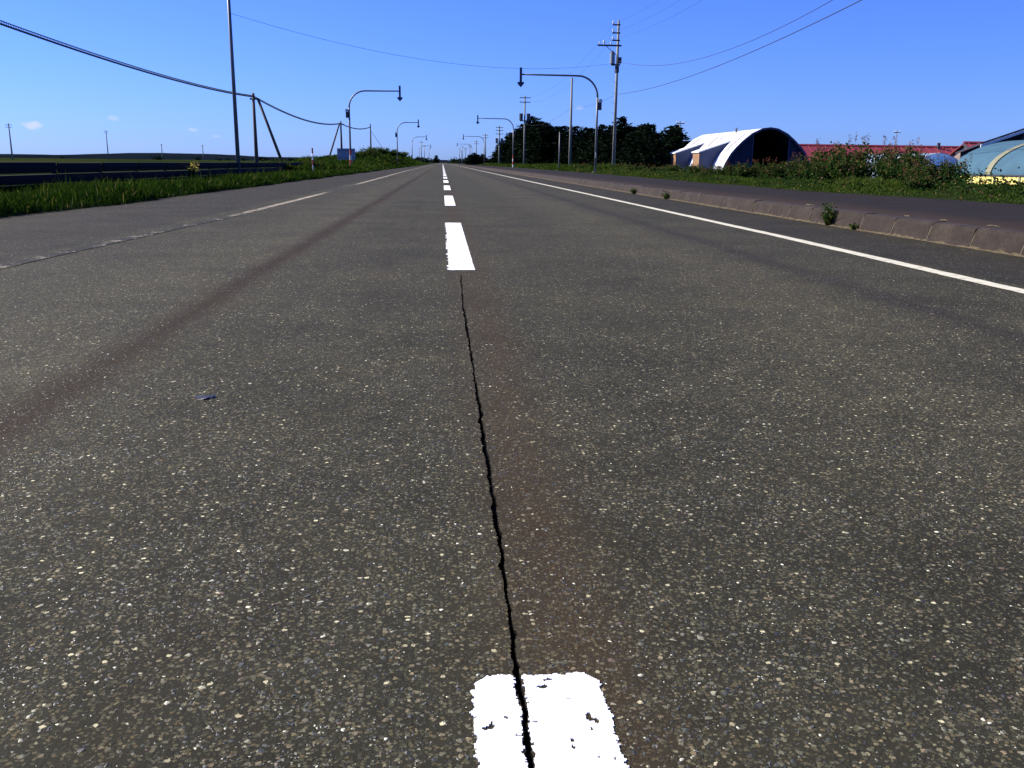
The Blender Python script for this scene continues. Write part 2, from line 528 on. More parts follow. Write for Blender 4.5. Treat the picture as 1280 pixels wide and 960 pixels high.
M['seed'] = leafmat('seed_heads', [(0, (.045, .022, .016)), (.5, (.14, .055, .035)), (1, (.30, .13, .08))], .15)

# ------------------------------------------------------------------ ground, hills
def grid_mesh(name, xs, ys, zf, mat):
    Xg, Yg = np.meshgrid(xs, ys)
    Z = zf(Xg, Yg)
    nx, ny = len(xs), len(ys)
    v = np.stack([Xg.ravel(), Yg.ravel(), Z.ravel()], 1)
    i = np.arange(ny - 1)[:, None] * nx + np.arange(nx - 1)[None]
    i = i.ravel()
    return np_mesh(name, v, np.stack([i, i + 1, i + nx + 1, i + nx], 1), mat, True)

def build_ground():
    xs = np.concatenate([-np.geomspace(9000, 60, 26), np.arange(-56, -18, 2.), np.arange(-18, -7, .5), np.arange(-7, -4.9, .12), [-4, 0, 4],
                         np.arange(5.0, 7.9, .3), np.arange(7.9, 10.4, .12), np.arange(10.5, 19, .4), np.arange(20, 60, 2.), np.geomspace(62, 9000, 26)])
    ys = np.concatenate([-np.geomspace(1500, 30, 8), np.arange(-25, 4, 2.), np.arange(4, 45, .35), np.arange(45, 130, 1.), np.arange(130, 340, 4.), np.geomspace(345, 12000, 30)])
    g = link(bpy.data.objects.new('ground', grid_mesh('ground', xs, ys, H, M['ground'])))
    tag(g, kind='structure')
    # low wooded hills on the left horizon
    xs = np.linspace(-4200, 900, 260)
    ys = np.linspace(2600, 4200, 12)
    tree = rng.random((12, 260)) * 2.4
    def hz(X, Y):
        prof = np.interp(X, [-4200, -2400, -1500, -1220, -1100, -980, -785, -637, -388, 0, 400, 900], [20, 17, 9.5, 8.5, 13, 18.5, 16.5, 10, 10, 7, 3, 0]) * 1.12
        return -1 + (prof + tree + 1) * np.sin(np.clip((Y - 2600) / 1600, 0, 1) * math.pi) ** .5
    h = link(bpy.data.objects.new('hills', grid_mesh('hills', xs, ys, hz, M['hills'])))
    tag(h, kind='structure')
build_ground()

# ------------------------------------------------------------------ road
def crack_x(y):
    return np.interp(y, [-30, 1., 1.5, 2.3, 3.1, 4.8, 6.2, 6.4], [.107, .107, .110, .110, .111, .106, .120, .121]) + .0006 * np.sin(y * 7.3) + .0012 * np.sin(y * 23. + 1) + .0010 * np.sin(y * 61. + 2)

CR_END = 6.36
_cn = rng.normal(0, 1, (2, 4000))
_pits = [(random.Random(k).uniform(.6, 6.1), random.Random(k + 900).uniform(.006, .022), random.Random(k + 500).uniform(.0015, .0055), k % 2) for k in range(46)]
def crack_half(y, side):
    i = np.clip(((np.asarray(y) + 4) * 180).astype(int), 0, 3999)
    w = .0046 + .0012 * np.sin(y * 3.1 + side) + .0011 * np.sin(y * 11. + 2 * side) + .0011 * _cn[side][i]
    for (py, pw, pd, ps) in _pits:           # crumbled spots along either edge
        if ps == side: w = w + pd * np.exp(-((np.asarray(y) - py) / pw) ** 2)
    return np.maximum(w, .0018) * sstep(CR_END, CR_END - .35, np.asarray(y))

def build_road():
    # near stretch with the open longitudinal joint as a real groove
    ys = np.concatenate([np.arange(-40, -3, 1.), np.arange(-3, .5, .05), np.arange(.5, CR_END, .0055), [CR_END]])
    cx = crack_x(ys)
    a, b = cx - crack_half(ys, 0), cx + crack_half(ys, 1)
    n = len(ys)
    z0 = np.zeros(n)
    xl, xr = np.full(n, -5.9), np.full(n, 5.14)
    dep = -(.013 + .006 * np.sin(ys * 5.3) + .003 * rng.normal(0, 1, n)) * sstep(CR_END, CR_END - .3, ys)
    cols = [(xl, z0), (a - .25, z0), (a, z0), (a + .0006, dep), (b - .0006, dep), (b, z0), (b + .25, z0), (xr, z0)]
    v = np.concatenate([np.stack([x, ys, z], 1) for x, z in cols])
    f = []
    for c in range(len(cols) - 1):
        i = np.arange(n - 1)
        f.append(np.stack([c * n + i, (c + 1) * n + i, (c + 1) * n + i + 1, c * n + i + 1], 1))
    fm = np.concatenate(f)
    # far stretch
    ya = np.concatenate([[CR_END], np.arange(10, 100, 5.), np.geomspace(100, 1700, 24)])
    k0, m_ = len(v), len(ya)
    vf = np.concatenate([np.stack([np.full(m_, x), ya, np.zeros(m_)], 1) for x in (-5.9, 0., 5.14)])
    i = np.arange(m_ - 1)
    ff = np.concatenate([np.stack([k0 + c * m_ + i, k0 + (c + 1) * m_ + i, k0 + (c + 1) * m_ + i + 1, k0 + c * m_ + i + 1], 1) for c in (0, 1)])
    me = np_mesh('road', np.concatenate([v, vf]), np.concatenate([fm, ff]), M['asphalt'])
    me.materials.append(M['crack'])
    mi = np.zeros(len(me.polygons), np.int32)
    for c in (2, 3, 4):
        mi[c * (n - 1):(c + 1) * (n - 1)] = 1
    me.polygons.foreach_set('material_index', mi)
    o = link(bpy.data.objects.new('road', me))
    return tag(o, kind='structure')
ROAD = build_road()

def cells_to_mesh(name, keep, x0, y0, cx, cy, mat, zf, base=0.0):
    """keep[iy,ix] cells -> thin slab with vertical rim"""
    ny, nx = keep.shape
    gx, gy = np.meshgrid(np.arange(nx + 1), np.arange(ny + 1))
    jx = rng.normal(0, .22, gx.shape) * cx; jy = rng.normal(0, .22, gx.shape) * cy
    top = np.stack([(x0 + gx * cx + jx).ravel(), (y0 + gy * cy + jy).ravel(), zf(gx, gy).ravel()], 1)
    bot = top.copy(); bot[:, 2] = base
    W = nx + 1
    iy, ix = np.nonzero(keep)
    q = iy * W + ix
    faces = [np.stack([q, q + 1, q + W + 1, q + W], 1)]
    off = len(top)
    pad = np.pad(keep, 1)
    for dy, dx, (p, r) in ((-1, 0, (0, 1)), (1, 0, (W + 1, W)), (0, -1, (W, 0)), (0, 1, (1, W + 1))):
        e = keep & ~pad[1 + dy:1 + dy + ny, 1 + dx:1 + dx + nx]
        iy, ix = np.nonzero(e)
        q = iy * W + ix
        faces.append(np.stack([q + p, q + p + off, q + r + off, q + r], 1))
    f = np.concatenate(faces)
    v = np.concatenate([top, bot])
    used = np.unique(f)
    remap = np.full(len(v), -1); remap[used] = np.arange(len(used))
    return np_mesh(name, v[used], remap[f], mat)

def smooth_noise(ny, nx, k):
    a = rng.random((ny // k + 3, nx // k + 3))
    yy, xx = np.arange(ny) / k, np.arange(nx) / k
    yi, xi = yy.astype(int), xx.astype(int)
    fy, fx = (yy - yi)[:, None], (xx - xi)[None]
    fy = fy * fy * (3 - 2 * fy); fx = fx * fx * (3 - 2 * fx)
    g = lambda i, j: a[np.ix_(yi + i, xi + j)]
    return g(0, 0) * (1 - fy) * (1 - fx) + g(1, 0) * fy * (1 - fx) + g(0, 1) * (1 - fy) * fx + g(1, 1) * fy * fx

def build_dash(y0, y1, cell, crack, ragged, speck=.0):
    xa, xb = .040, .229
    nx, ny = int((xb - xa + .02) / cell), int((y1 - y0 + .02) / cell)
    X = xa - .01 + (np.arange(nx) + .5)[None] * cell
    Y = y0 - .01 + (np.arange(ny) + .5)[:, None] * cell
    n1 = smooth_noise(ny, nx, 9) - .5; n2 = smooth_noise(ny, nx, 3) - .5; n3 = rng.random((ny, nx)) - .5
    e = ragged * (n1 * .9 + n2 * 1.1 + n3 * .5)
    dist = np.minimum(np.minimum(X - xa, xb - X), np.minimum(Y - y0, y1 - Y))
    keep = dist > e
    cd = np.minimum(np.abs(X - xa), np.abs(xb - X)) + np.minimum(np.abs(Y - y0), np.abs(y1 - Y))
    keep &= cd > .02 * (ragged > .003)
    if crack:
        dx = np.abs(X - crack_x(Y))
        keep &= dx > crack_half(Y + 0 * X, 0) + .0022 + .004 * n2
    if speck:
        s1, s2 = smooth_noise(ny, nx, 4), smooth_noise(ny, nx, 11)
        keep &= ~((s1 * .62 + s2 * .38) > speck)
    me = cells_to_mesh('centre_line_dash', keep, xa - .01, y0 - .01, cell, cell, M['white'],
                       lambda gx, gy: 0.0018 + 0. * gx)
    return link(bpy.data.objects.new('centre_line_dash', me), ROAD)
build_dash(.45, 1.212, .0026, True, .006, .82)
build_dash(6.52, 11.75, .014, False, .012)
build_dash(-3.8, .43, .02, True, .012)
y = 16.5
dash_mesh = MB().box(.040, .229, 0, 4.9, .0, .005).mesh('centre_line_dash', M['white'])
while y < 420:
    o = link(bpy.data.objects.new('centre_line_dash', dash_mesh), ROAD)
    o.location = (0, y, 0)
    y += 9.45 if y < 45 else 10.0

def edge_line(name, xf, w, mat, ys, label):
    x = xf(ys)
    j1, j2 = rng.normal(0, .004, len(ys)), rng.normal(0, .004, len(ys))
    n = len(ys)
    v = np.concatenate([np.stack([x - w / 2 + j1, ys, np.full(n, .004)], 1), np.stack([x + w / 2 + j2, ys, np.full(n, .004)], 1)])
    i = np.arange(n - 1)
    o = link(bpy.data.objects.new(name, np_mesh(name, v, np.stack([i, n + i, n + i + 1, i + 1], 1), mat)), ROAD)
    o['label'] = label
yl = np.concatenate([np.arange(-30, 2, 2.), np.arange(2, 60, .25), np.geomspace(60, 1500, 60)])
edge_line('edge_line', lambda y: np.interp(y, [0, 5, 10, 20, 80, 1500], [3.62, 3.63, 3.70, 3.72, 3.74, 3.74]), .135, M['rline'], yl, 'cream painted line along the right shoulder')
edge_line('edge_line', lambda y: np.interp(y, [0, 5, 9, 13, 22, 45, 80, 1500], [-3.18, -3.16, -3.03, -2.88, -2.84, -2.95, -3.15, -3.15]), .13, M['lline'], yl, 'worn cream painted line along the left lay-by')

# thin sealed crack across the right lane
cs = MB()
xs = np.linspace(1.1, 2.9, 30)
for i in range(29):
    ya, yb = 21.2 + .05 * math.sin(xs[i] * 5) + .02 * math.sin(xs[i] * 17), 21.2 + .05 * math.sin(xs[i + 1] * 5) + .02 * math.sin(xs[i + 1] * 17)
    w = .028 * math.sin(math.pi * (i + .5) / 29) + .004
    b0 = len(cs.v)
    cs.v += [(xs[i], ya - w, .003), (xs[i + 1], yb - w, .003), (xs[i + 1], yb + w, .003), (xs[i], ya + w, .003)]
    cs.f.append((b0, b0 + 1, b0 + 2, b0 + 3))
cs.build('crack_seal', M['scrap'], ROAD)

def build_chips():
    """worn stones standing out of the binder, near the viewer where each can be seen"""
    P = []
    for (ya, yb, dens) in ((.5, 1.6, 17000), (1.6, 2.4, 13000), (2.4, 3.4, 8500), (3.4, 4.8, 6000), (4.8, 6.6, 3400), (6.6, 9., 1700)):
        hw0 = .75 * yb + .5
        n = int(dens * (yb - ya) * 2 * hw0)
        xx = rng.uniform(-hw0, hw0, n); yy = rng.uniform(ya, yb, n)
        k = np.abs(xx - .08 * yy) < .72 * yy + .4
        P.append(np.stack([xx[k], yy[k]], 1))
    P = np.concatenate(P)
    ins = (P[:, 0] > .036) & (P[:, 0] < .233) & ((P[:, 1] < 1.216) | (P[:, 1] > 6.5))
    d = np.abs(P[:, 0] - crack_x(P[:, 1]))
    ins |= (d < crack_half(P[:, 1], 0) + .0025) & (P[:, 1] < CR_END)
    # clusters: thin out by slow noise
    den = .62 + .38 * np.sin(P[:, 0] * 7.1 + 2 * np.sin(P[:, 1] * 3.3)) * np.sin(P[:, 1] * 5.7 + 1.5 * np.sin(P[:, 0] * 4))
    P = P[~ins & (rng.random(len(P)) < den)]
    n = len(P)
    r = np.clip(rng.lognormal(math.log(.0019), .52, n), .0007, .0072)
    asp = rng.uniform(.5, 1., n); rot = rng.uniform(0, 6.28, n)
    K = 5
    ang = np.arange(K)[None] * (2 * math.pi / K) + rng.uniform(-.42, .42, (n, K))
    rad = r[:, None] * rng.uniform(.62, 1.2, (n, K))
    lx, ly = rad * np.cos(ang), rad * np.sin(ang) * asp[:, None]
    c, s = np.cos(rot)[:, None], np.sin(rot)[:, None]
    rx, ry = P[:, :1] + lx * c - ly * s, P[:, 1:] + lx * s + ly * c
    hgt = np.clip(r * rng.uniform(.12, .38, n), .0003, .0014)
    # low faceted cap with its rim in the binder, the summit off centre
    off = rng.normal(0, .3, (n, 2)) * r[:, None]
    rim = np.stack([rx, ry, rng.uniform(-.0004, .0003, (n, K))], 2)
    top = np.stack([P[:, :1] + off[:, :1], P[:, 1:] + off[:, 1:], hgt[:, None]], 2)
    V = np.concatenate([rim, top], 1).reshape(-1, 3)
    base = np.arange(n)[:, None] * (K + 1)
    k = np.arange(K)[None]; k2 = (np.arange(K) + 1)[None] % K
    F = np.stack([base + k, base + k2, base + K + 0 * k], 2).reshape(-1, 3)
    pal = np.array([(.026, .026, .019), (.042, .042, .030), (.052, .056, .040), (.082, .081, .054), (.135, .131, .082), (.125, .094, .045), (.105, .070, .045), (.27, .26, .165), (.62, .60, .43)])
    pr = np.array([.23, .21, .15, .13, .11, .05, .03, .075, .034]); pr /= pr.sum()
    ci = rng.choice(len(pal), n, p=pr)
    colr = pal[ci] * rng.uniform(.75, 1.2, (n, 1))
    o = link(bpy.data.objects.new('asphalt_aggregate', np_mesh('asphalt_aggregate', V, F, M['chip'], False, np.repeat(colr, K + 1, 0))), ROAD)
    tag(o, 'worn grey and cream stones set in the asphalt', kind='stuff')
    return n
print('chips', build_chips())

# ------------------------------------------------------------------ kerb and pavement
KX = 5.10
def build_kerb():
    prof = [(0, -.08), (0, .012), (.012, .05), (.040, .155), (.052, .183), (.075, .199), (.19, .206), (.19, -.08)]
    def block(y0, y1, seed, seg=1):
        r = random.Random(seed)
        mb = MB()
        ps = [(KX + px + r.uniform(-.003, .003), z + r.uniform(-.003, .003) * (z > .1)) for px, z in prof]
        e = .012
        rows = [(y0, .995), (y0 + e, 1.), (y1 - e, 1.), (y1, .995)]
        n = len(ps)
        cxm = KX + .1
        for (yy, s) in rows:
            for (px, z) in ps:
                mb.v.append((cxm + (px - cxm) * s, yy, z * s if z > 0 else z))
        for i in range(3):
            for k in range(n):
                k2 = (k + 1) % n
                mb.f.append((i * n + k, i * n + k2, (i + 1) * n + k2, (i + 1) * n + k))
        mb.f.append(tuple(range(n)))
        mb.f.append(tuple(3 * n + k for k in range(n - 1, -1, -1)))
        return mb
    far = MB()
    for ya, yb in ((-40, 2.1), (46.1, 500)):
        b = block(ya, yb, 1)
        o0 = len(far.v)
        far.v += b.v; far.f += [tuple(o0 + i for i in f) for f in b.f]
    k = tag(far.build('kerb', M['kerb']), kind='structure')
    L_ = .8
    vs = [block(0, L_ - .016, s).mesh('kerb_block', M['kerb']) for s in range(5)]
    jm = MB().prism([(KX + .001, -.05), (KX + .002, .03), (KX + .041, .150), (KX + .080, .194), (KX + .18, .200), (KX + .18, -.05)], 'y', 0, .016).mesh('joint_mortar', M['dry'])
    y, i = 2.1, 0
    r = random.Random(3)
    while y < 46:
        o = link(bpy.data.objects.new('kerb_block', vs[r.randrange(5)]), k)
        o.location = (r.uniform(-.006, .006), y, r.uniform(-.005, .004))
        j = link(bpy.data.objects.new('joint_mortar', jm), k)
        j.location = (r.uniform(-.004, .002), y + L_ - .016, r.uniform(-.006, .0))
        y += L_; i += 1
    # pavement behind it
    xs = np.concatenate([[KX + .19], np.arange(5.6, 10.3, .5)])
    ys = np.concatenate([np.arange(-40, 60, 1.), np.geomspace(60, 500, 40)])
    s = link(bpy.data.objects.new('pavement', grid_mesh('pavement', xs, ys, lambda X, Y: .199 + .004 * np.sin(X * 3 + Y) + 0 * X, M['walk'])))
    tag(s, kind='structure')
    # sand washed into the gutter
    ys = np.concatenate([np.arange(1, 40, .05), np.arange(40, 120, .5)])
    n = len(ys)
    w = .030 + .018 * wob(ys * 1.3, 1) + .010 * rng.normal(0, 1, n)
    w = np.clip(w, .012, .08)
    hh = np.clip(.016 + .008 * rng.normal(0, 1, n), .007, .04)
    v = np.concatenate([np.stack([KX - w, ys, np.full(n, -.001)], 1), np.stack([KX - w * .4, ys, hh * .7], 1), np.stack([np.full(n, KX + .006), ys, hh], 1)])
    i = np.arange(n - 1)
    f = np.concatenate([np.stack([c * n + i, (c + 1) * n + i, (c + 1) * n + i + 1, c * n + i + 1], 1) for c in (0, 1)])
    tag(link(bpy.data.objects.new('gutter_sand', np_mesh('gutter_sand', v, f, M['sand']))), 'pale sand lying in the gutter at the foot of the kerb', 'sand', kind='stuff')
build_kerb()

def dirt_patch(x, y, lx, ly, label):
    n = 22
    v = [(0, 0, .007)]
    for rr, z in ((.55, .005), (1., -.003)):
        for k in range(n):
            a = 2 * math.pi * k / n
            q = rr * random.uniform(.3, 1.3)
            v.append((lx * q * math.cos(a), ly * q * math.sin(a), z + random.uniform(-.002, .004) * (rr < 1)))
    f = [(0, 1 + k, 1 + (k + 1) % n) for k in range(n)] + [(1 + k, 1 + n + k, 1 + n + (k + 1) % n, 1 + (k + 1) % n) for k in range(n)]
    me = bpy.data.meshes.new('dirt_patch'); me.from_pydata(v, [], f); me.materials.append(M['dry'])
    o = link(bpy.data.objects.new('dirt_patch', me)); o.location = (x, y, .205)
    tag(o, label, 'dirt', 'dry dirt patches along the back of the kerb')
dirt_patch(5.42, 7.62, .03, .22, 'longest pale dirt patch behind the kerb, nearest the right picture edge')
dirt_patch(5.40, 8.62, .018, .11, 'second pale dirt patch behind the kerb from the right edge')
dirt_patch(5.40, 9.55, .024, .08, 'roundish pale dirt patch behind the kerb, third from the right edge')
dirt_patch(5.40, 10.35, .018, .06, 'small pale dirt patch behind the kerb, fourth from the right edge')
dirt_patch(5.40, 13.2, .05, .14, 'pale dirt patch behind the kerb left of the tallest kerb weed')

# ------------------------------------------------------------------ vegetation
def blades(name, P, hgt, wid, lean, tint, parent=None, label=None, cat=None, kind='stuff', mat='grass', origin=None):
    """P (n,3) roots; each blade = bent strip of 3 triangles"""
    n = len(P)
    a = rng.uniform(0, 2 * math.pi, n)
    dx, dy = np.cos(a), np.sin(a)
    b = a + math.pi / 2 + rng.normal(0, .5, n)
    wx, wy = np.cos(b) * wid, np.sin(b) * wid
    ln = lean * rng.uniform(.3, 1.6, n) * hgt
    def at(t, s, sg):
        return np.stack([P[:, 0] + dx * ln * t * t + sg * wx * s, P[:, 1] + dy * ln * t * t + sg * wy * s, P[:, 2] + hgt * t * (1 - .18 * t * lean)], 1)
    V = np.stack([at(0, .7, -1), at(0, .7, 1), at(.55, 1, -1), at(.55, 1, 1), at(1, 0, 0)], 1).reshape(-1, 3)
    i = np.arange(n)[:, None] * 5
    F = np.concatenate([i + np.array([[0, 1, 3]]), i + np.array([[0, 3, 2]]), i + np.array([[2, 3, 4]])])
    C = np.repeat(tint, 5, 0)
    me = np_mesh(name, V, F, M[mat], False, C)
    o = link(bpy.data.objects.new(name, me), parent)
    tag(o, label, cat, kind=kind)
    return o

def patch(x, y, s=1.):
    return .5 + .25 * np.sin(x * 1.3 * s + 2 * np.sin(y * .6 * s)) + .25 * np.sin(y * 1.1 * s + 1.7 * np.sin(x * .9 * s + 1))

def tint_of(n, p, dry=.06, lo=.1, hi=.75):
    t = np.clip(lo + (hi - lo) * (.55 * p + .45 * rng.random(n)), 0, .85)
    d = rng.random(n) < dry
    t[d] = rng.uniform(.88, 1., d.sum())
    return np.stack([t, rng.uniform(.2, .6, n), np.zeros(n)], 1)

def leaf_cloud(P, size, nrm_up=.5):
    """diamond leaves at points P"""
    n = len(P)
    d = rng.normal(0, 1, (n, 3)); d[:, 2] = d[:, 2] * .6 - .1
    d /= np.linalg.norm(d, axis=1, keepdims=True)
    u = rng.normal(0, 1, (n, 3)); u[:, 2] += nrm_up
    s = np.cross(d, u); s /= np.linalg.norm(s, axis=1, keepdims=True) + 1e-6
    sz = size * rng.uniform(.6, 1.3, n)[:, None]
    V = np.stack([P, P + d * sz * .5 + s * sz * .33, P + d * sz, P + d * sz * .5 - s * sz * .33], 1).reshape(-1, 3)
    return V, np.arange(n * 4).reshape(n, 4)

def build_grass():
    # left verge, near
    n = 150000
    y = 7 + 75 * rng.random(n) ** 1.6
    x = edge_left(y) - .02 - rng.random(n) ** 1.25 * 6.0
    p = patch(x, y)
    k = rng.random(n) < .45 + .55 * p
    x, y, p = x[k], y[k], p[k]
    e = edge_left(y) - x
    h = (.13 + .12 * sstep(0, .4, e)) * (1 - .5 * sstep(.8, 2.6, e)) * (.45 + .9 * p) * rng.uniform(.55, 1.25, len(x))
    w = .004 + .00028 * y
    blades('verge_grass', np.stack([x, y, H(x, y) - .01], 1), h, w * rng.uniform(.7, 1.4, len(x)), .55, tint_of(len(x), p, .03, .0, .6),  # low tint puts the vignette's darkness into the left blades
           label='long green grass on the left verge in front of the dark fence', cat='grass')
    tall = rng.random(len(x)) < .03
    xt, yt = x[tall], y[tall]
    nt_ = len(xt)
    tt = tint_of(nt_, rng.random(nt_), .10, .55, .86)
    blades('grass_stalks', np.stack([xt, yt, H(xt, yt) - .01], 1), (h[tall] + .05) * rng.uniform(1.1, 1.6, nt_), (.003 + .00022 * yt) * rng.uniform(.7, 1.2, nt_), .35, tt,
           label='taller pale grass stalks scattered through the left verge', cat='grass')
    # left bank
    n = 60000
    y = 66 + 280 * rng.random(n) ** 1.7
    x = edge_left(y) - rng.random(n) * 9.5
    p = patch(x, y, .7)
    h = (.16 + .24 * sstep(0, 1.2, edge_left(y) - x)) * (.5 + .9 * p) * rng.uniform(.5, 1.4, n)
    blades('bank_grass', np.stack([x, y, H(x, y) - .02], 1), h, (.018 + .0004 * y) * rng.uniform(.6, 1.3, n), .5, tint_of(n, p, .04),
           label='rough grass covering the long roadside bank on the left', cat='grass')
    # right verge
    n = 140000
    y = 8 + 70 * rng.random(n) ** 1.5
    x = edge_right(y) - .05 + rng.random(n) ** 1.1 * 6.2
    p = patch(x + 9, y, .9)
    k = rng.random(n) < .4 + .6 * p
    x, y, p = x[k], y[k], p[k]
    e = x - edge_right(y)
    h = (.05 + .08 * sstep(0, 1.6, e)) * (.35 + 1.1 * p * p * 1.4) * rng.uniform(.5, 1.3, len(x))
    t = tint_of(len(x), p, .06, .45, .87)
    t[(e < .14) & (rng.random(len(x)) < .35), 0] = .92
    blades('verge_grass', np.stack([x, y, H(x, y) - .01], 1), h, (.004 + .00028 * y) * rng.uniform(.7, 1.3, len(x)), .6, t,
           label='short bright grass along the right pavement edge', cat='grass')
    nc = 420
    cy = 11 + 62 * rng.random(nc) ** 1.3
    cx = edge_right(cy) + .05 + 3.4 * rng.random(nc) ** .8
    sz = rng.uniform(.07, .20, nc)
    m = 34
    ci = np.repeat(np.arange(nc), m)
    Q = np.stack([cx[ci] + rng.normal(0, 1, nc * m) * sz[ci] * .8, cy[ci] + rng.normal(0, 1, nc * m) * sz[ci] * 1.1, 0 * cx[ci]], 1)
    Q[:, 2] = H(Q[:, 0], Q[:, 1]) + .02 + np.abs(rng.normal(0, 1, nc * m)) * sz[ci] * .8
    V, F = leaf_cloud(Q, .065)
    tv = np.clip(.25 + .6 * rng.random(nc)[ci] * rng.random(nc * m) + .1, 0, .86)
    dr = rng.random(nc * m) < .06
    tv[dr] = rng.uniform(.88, 1, dr.sum())
    o = link(bpy.data.objects.new('verge_weeds', np_mesh('verge_weeds', V, F, M['leaf'], False, np.repeat(np.stack([tv, rng.uniform(.2, .9, nc * m), 0 * tv], 1), 4, 0))))
    tag(o, 'broad leaved weeds dotted through the right verge grass', 'weeds', kind='stuff')
    n = 26000
    y = 62 + 230 * rng.random(n) ** 1.6
    x = edge_right(y) + rng.random(n) * 9
    p = patch(x, y, .6)
    h = (.12 + .3 * sstep(0, 2.5, x - edge_right(y))) * (.5 + .8 * p) * rng.uniform(.5, 1.4, n)
    blades('roadside_grass', np.stack([x, y, H(x, y) - .02], 1), h, (.02 + .0004 * y) * rng.uniform(.6, 1.3, n), .5, tint_of(n, p, .07, .25, .8),
           label='taller far grass below the dark conifers on the right', cat='grass')
build_grass()

def shrub_protos():
    out = []
    for s in range(4):
        stems = MB(); P = []; S = []
        for k in range(38):
            a = random.uniform(0, 6.28); r0 = random.uniform(0, .35); lean = random.uniform(.05, .75)
            hh = random.uniform(.45, 1.0) * (1 - .25 * lean)
            b = Vector((r0 * math.cos(a), r0 * math.sin(a), -.05))
            t = Vector(((r0 + lean * .75) * math.cos(a), (r0 + lean * .75) * math.sin(a), hh))
            mid = (b + t) / 2 + Vector((0, 0, .08))
            stems.tube([b, mid, t], [.008, .006, .003], 4)
            m = random.randint(70, 110)
            for i in range(m):
                q = random.uniform(.12, 1.02) ** .8
                p = b * (1 - q) ** 2 + mid * 2 * q * (1 - q) + t * q * q
                P.append(tuple(p + Vector((random.gauss(0, .075), random.gauss(0, .075), random.gauss(0, .05)))))
            if k % 8 == 0:                      # bare stalk standing above the leaves
                t = Vector((t.x * 1.05, t.y * 1.05, random.uniform(.98, 1.14)))
                stems.tube([mid, t], [.005, .003], 4)
            if random.random() < .45 or k % 8 == 0:
                for i in range(30):
                    S.append(tuple(t + Vector((random.gauss(0, .024), random.gauss(0, .024), random.uniform(-.09, .13)))))
        P = np.array(P); S = np.array(S)
        V, F = leaf_cloud(P, .085)
        n = len(P)
        zt = np.clip(P[:, 2], 0, 1)
        t = np.clip(.15 + .45 * rng.random(n) + .25 * zt, 0, .85)
        d = rng.random(n) < .05 + .09 * zt
        t[d] = rng.uniform(.88, 1, d.sum())
        fol = np_mesh('foliage', V, F, M['leaf'], False, np.repeat(np.stack([t, rng.uniform(.1, .9, n), 0 * t], 1), 4, 0))
        V, F = leaf_cloud(S, .035, 0)
        n = len(S)
        sd_ = np_mesh('seed_heads', V, F, M['seed'], False, np.repeat(np.stack([rng.random(n), rng.uniform(.2, .9, n), 0 * S[:, 0]], 1), 4, 0))
        out.append((fol, sd_, stems.mesh('stems', M['bark'])))
    return out
SHRUBS = shrub_protos()

def shrub(x, y, w, h, v, label, rz=0.):
    o = empty('shrub', (x, y, float(H(x, y))), label, 'shrub', 'leafy shrubs along the right verge', rz)
    o.scale = (w, w, h)
    fol, sd_, st = SHRUBS[v % 4]
    link(bpy.data.objects.new('foliage', fol), o)
    tag(link(bpy.data.objects.new('seed_heads', sd_), o), kind='stuff')
    link(bpy.data.objects.new('stems', st), o)
SHL = [(10.9, 20.4, .62, .52, 'low leafy shrub at the right end of the row, beside the yellow-walled shed'),
       (11.2, 21.6, .75, .78, 'leafy shrub second from the right end, before the pale hoop house'),
       (11.6, 23.0, .95, 1.02, 'tall leafy shrub third from the right end of the row, with dark seed heads'),
       (10.8, 23.6, .70, .70, 'shorter leafy shrub in front of the tallest part of the row'),
       (11.3, 24.8, 1.0, 1.08, 'tallest leafy shrub in the row, against the middle of the red roof'),
       (11.2, 26.4, .95, 1.02, 'tall leafy shrub left of the tallest one, under the left part of the red roof'),
       (10.6, 25.7, .6, .55, 'low shrub at the pavement side of the tallest shrubs'),
       (11.2, 28.2, .85, .78, 'leafy shrub just right of the arched shed front'),
       (11.1, 30.2, .8, .66, 'leafy shrub below the right part of the dark shed opening'),
       (10.9, 32.2, .75, .58, 'leafy shrub below the middle of the dark shed opening'),
       (11.0, 34.5, .75, .55, 'leafy shrub below the left foot of the arched shed front'),
       (11.0, 37.2, .7, .46, 'low leafy shrub below the white roof of the arched shed'),
       (9.6, 33.6, .42, .32, 'small dark shrub standing forward at the pavement edge'),
       (12.6, 22.4, .8, .72, 'leafy shrub in the back row behind the right end'),
       (12.8, 25.4, .9, .98, 'tall leafy shrub in the back row behind the tallest one'),
       (12.6, 28.8, .8, .74, 'leafy shrub in the back row right of the shed'),
       (11.3, 41.0, .7, .42, 'low shrub at the left end of the row, below the nearer roof dormer'),
       (11.4, 45.5, .8, .46, 'low shrub below the gap between the two roof dormers'),
       (11.6, 50.5, .9, .46, 'low shrub below the farther roof dormer'),
       (11.8, 56.0, .9, .44, 'low shrub under the right end of the conifer row'),
       (11.9, 62.0, 1.0, .44, 'low flowering weed clump right of the tall utility pole'),
       (11.9, 68.5, 1.0, .46, 'low weed clump at the foot of the tall utility pole'),
       (11.5, 76.0, 1.1, .46, 'low weed clump left of the tall utility pole'),
       (9.9, 18.6, .45, .30, 'small ragged shrub in the grass nearest the right picture edge')]
for i, (x, y, w, h, lb) in enumerate(SHL):
    shrub(x, y, w, h, i * 3 + i // 4, lb, i * 1.3)

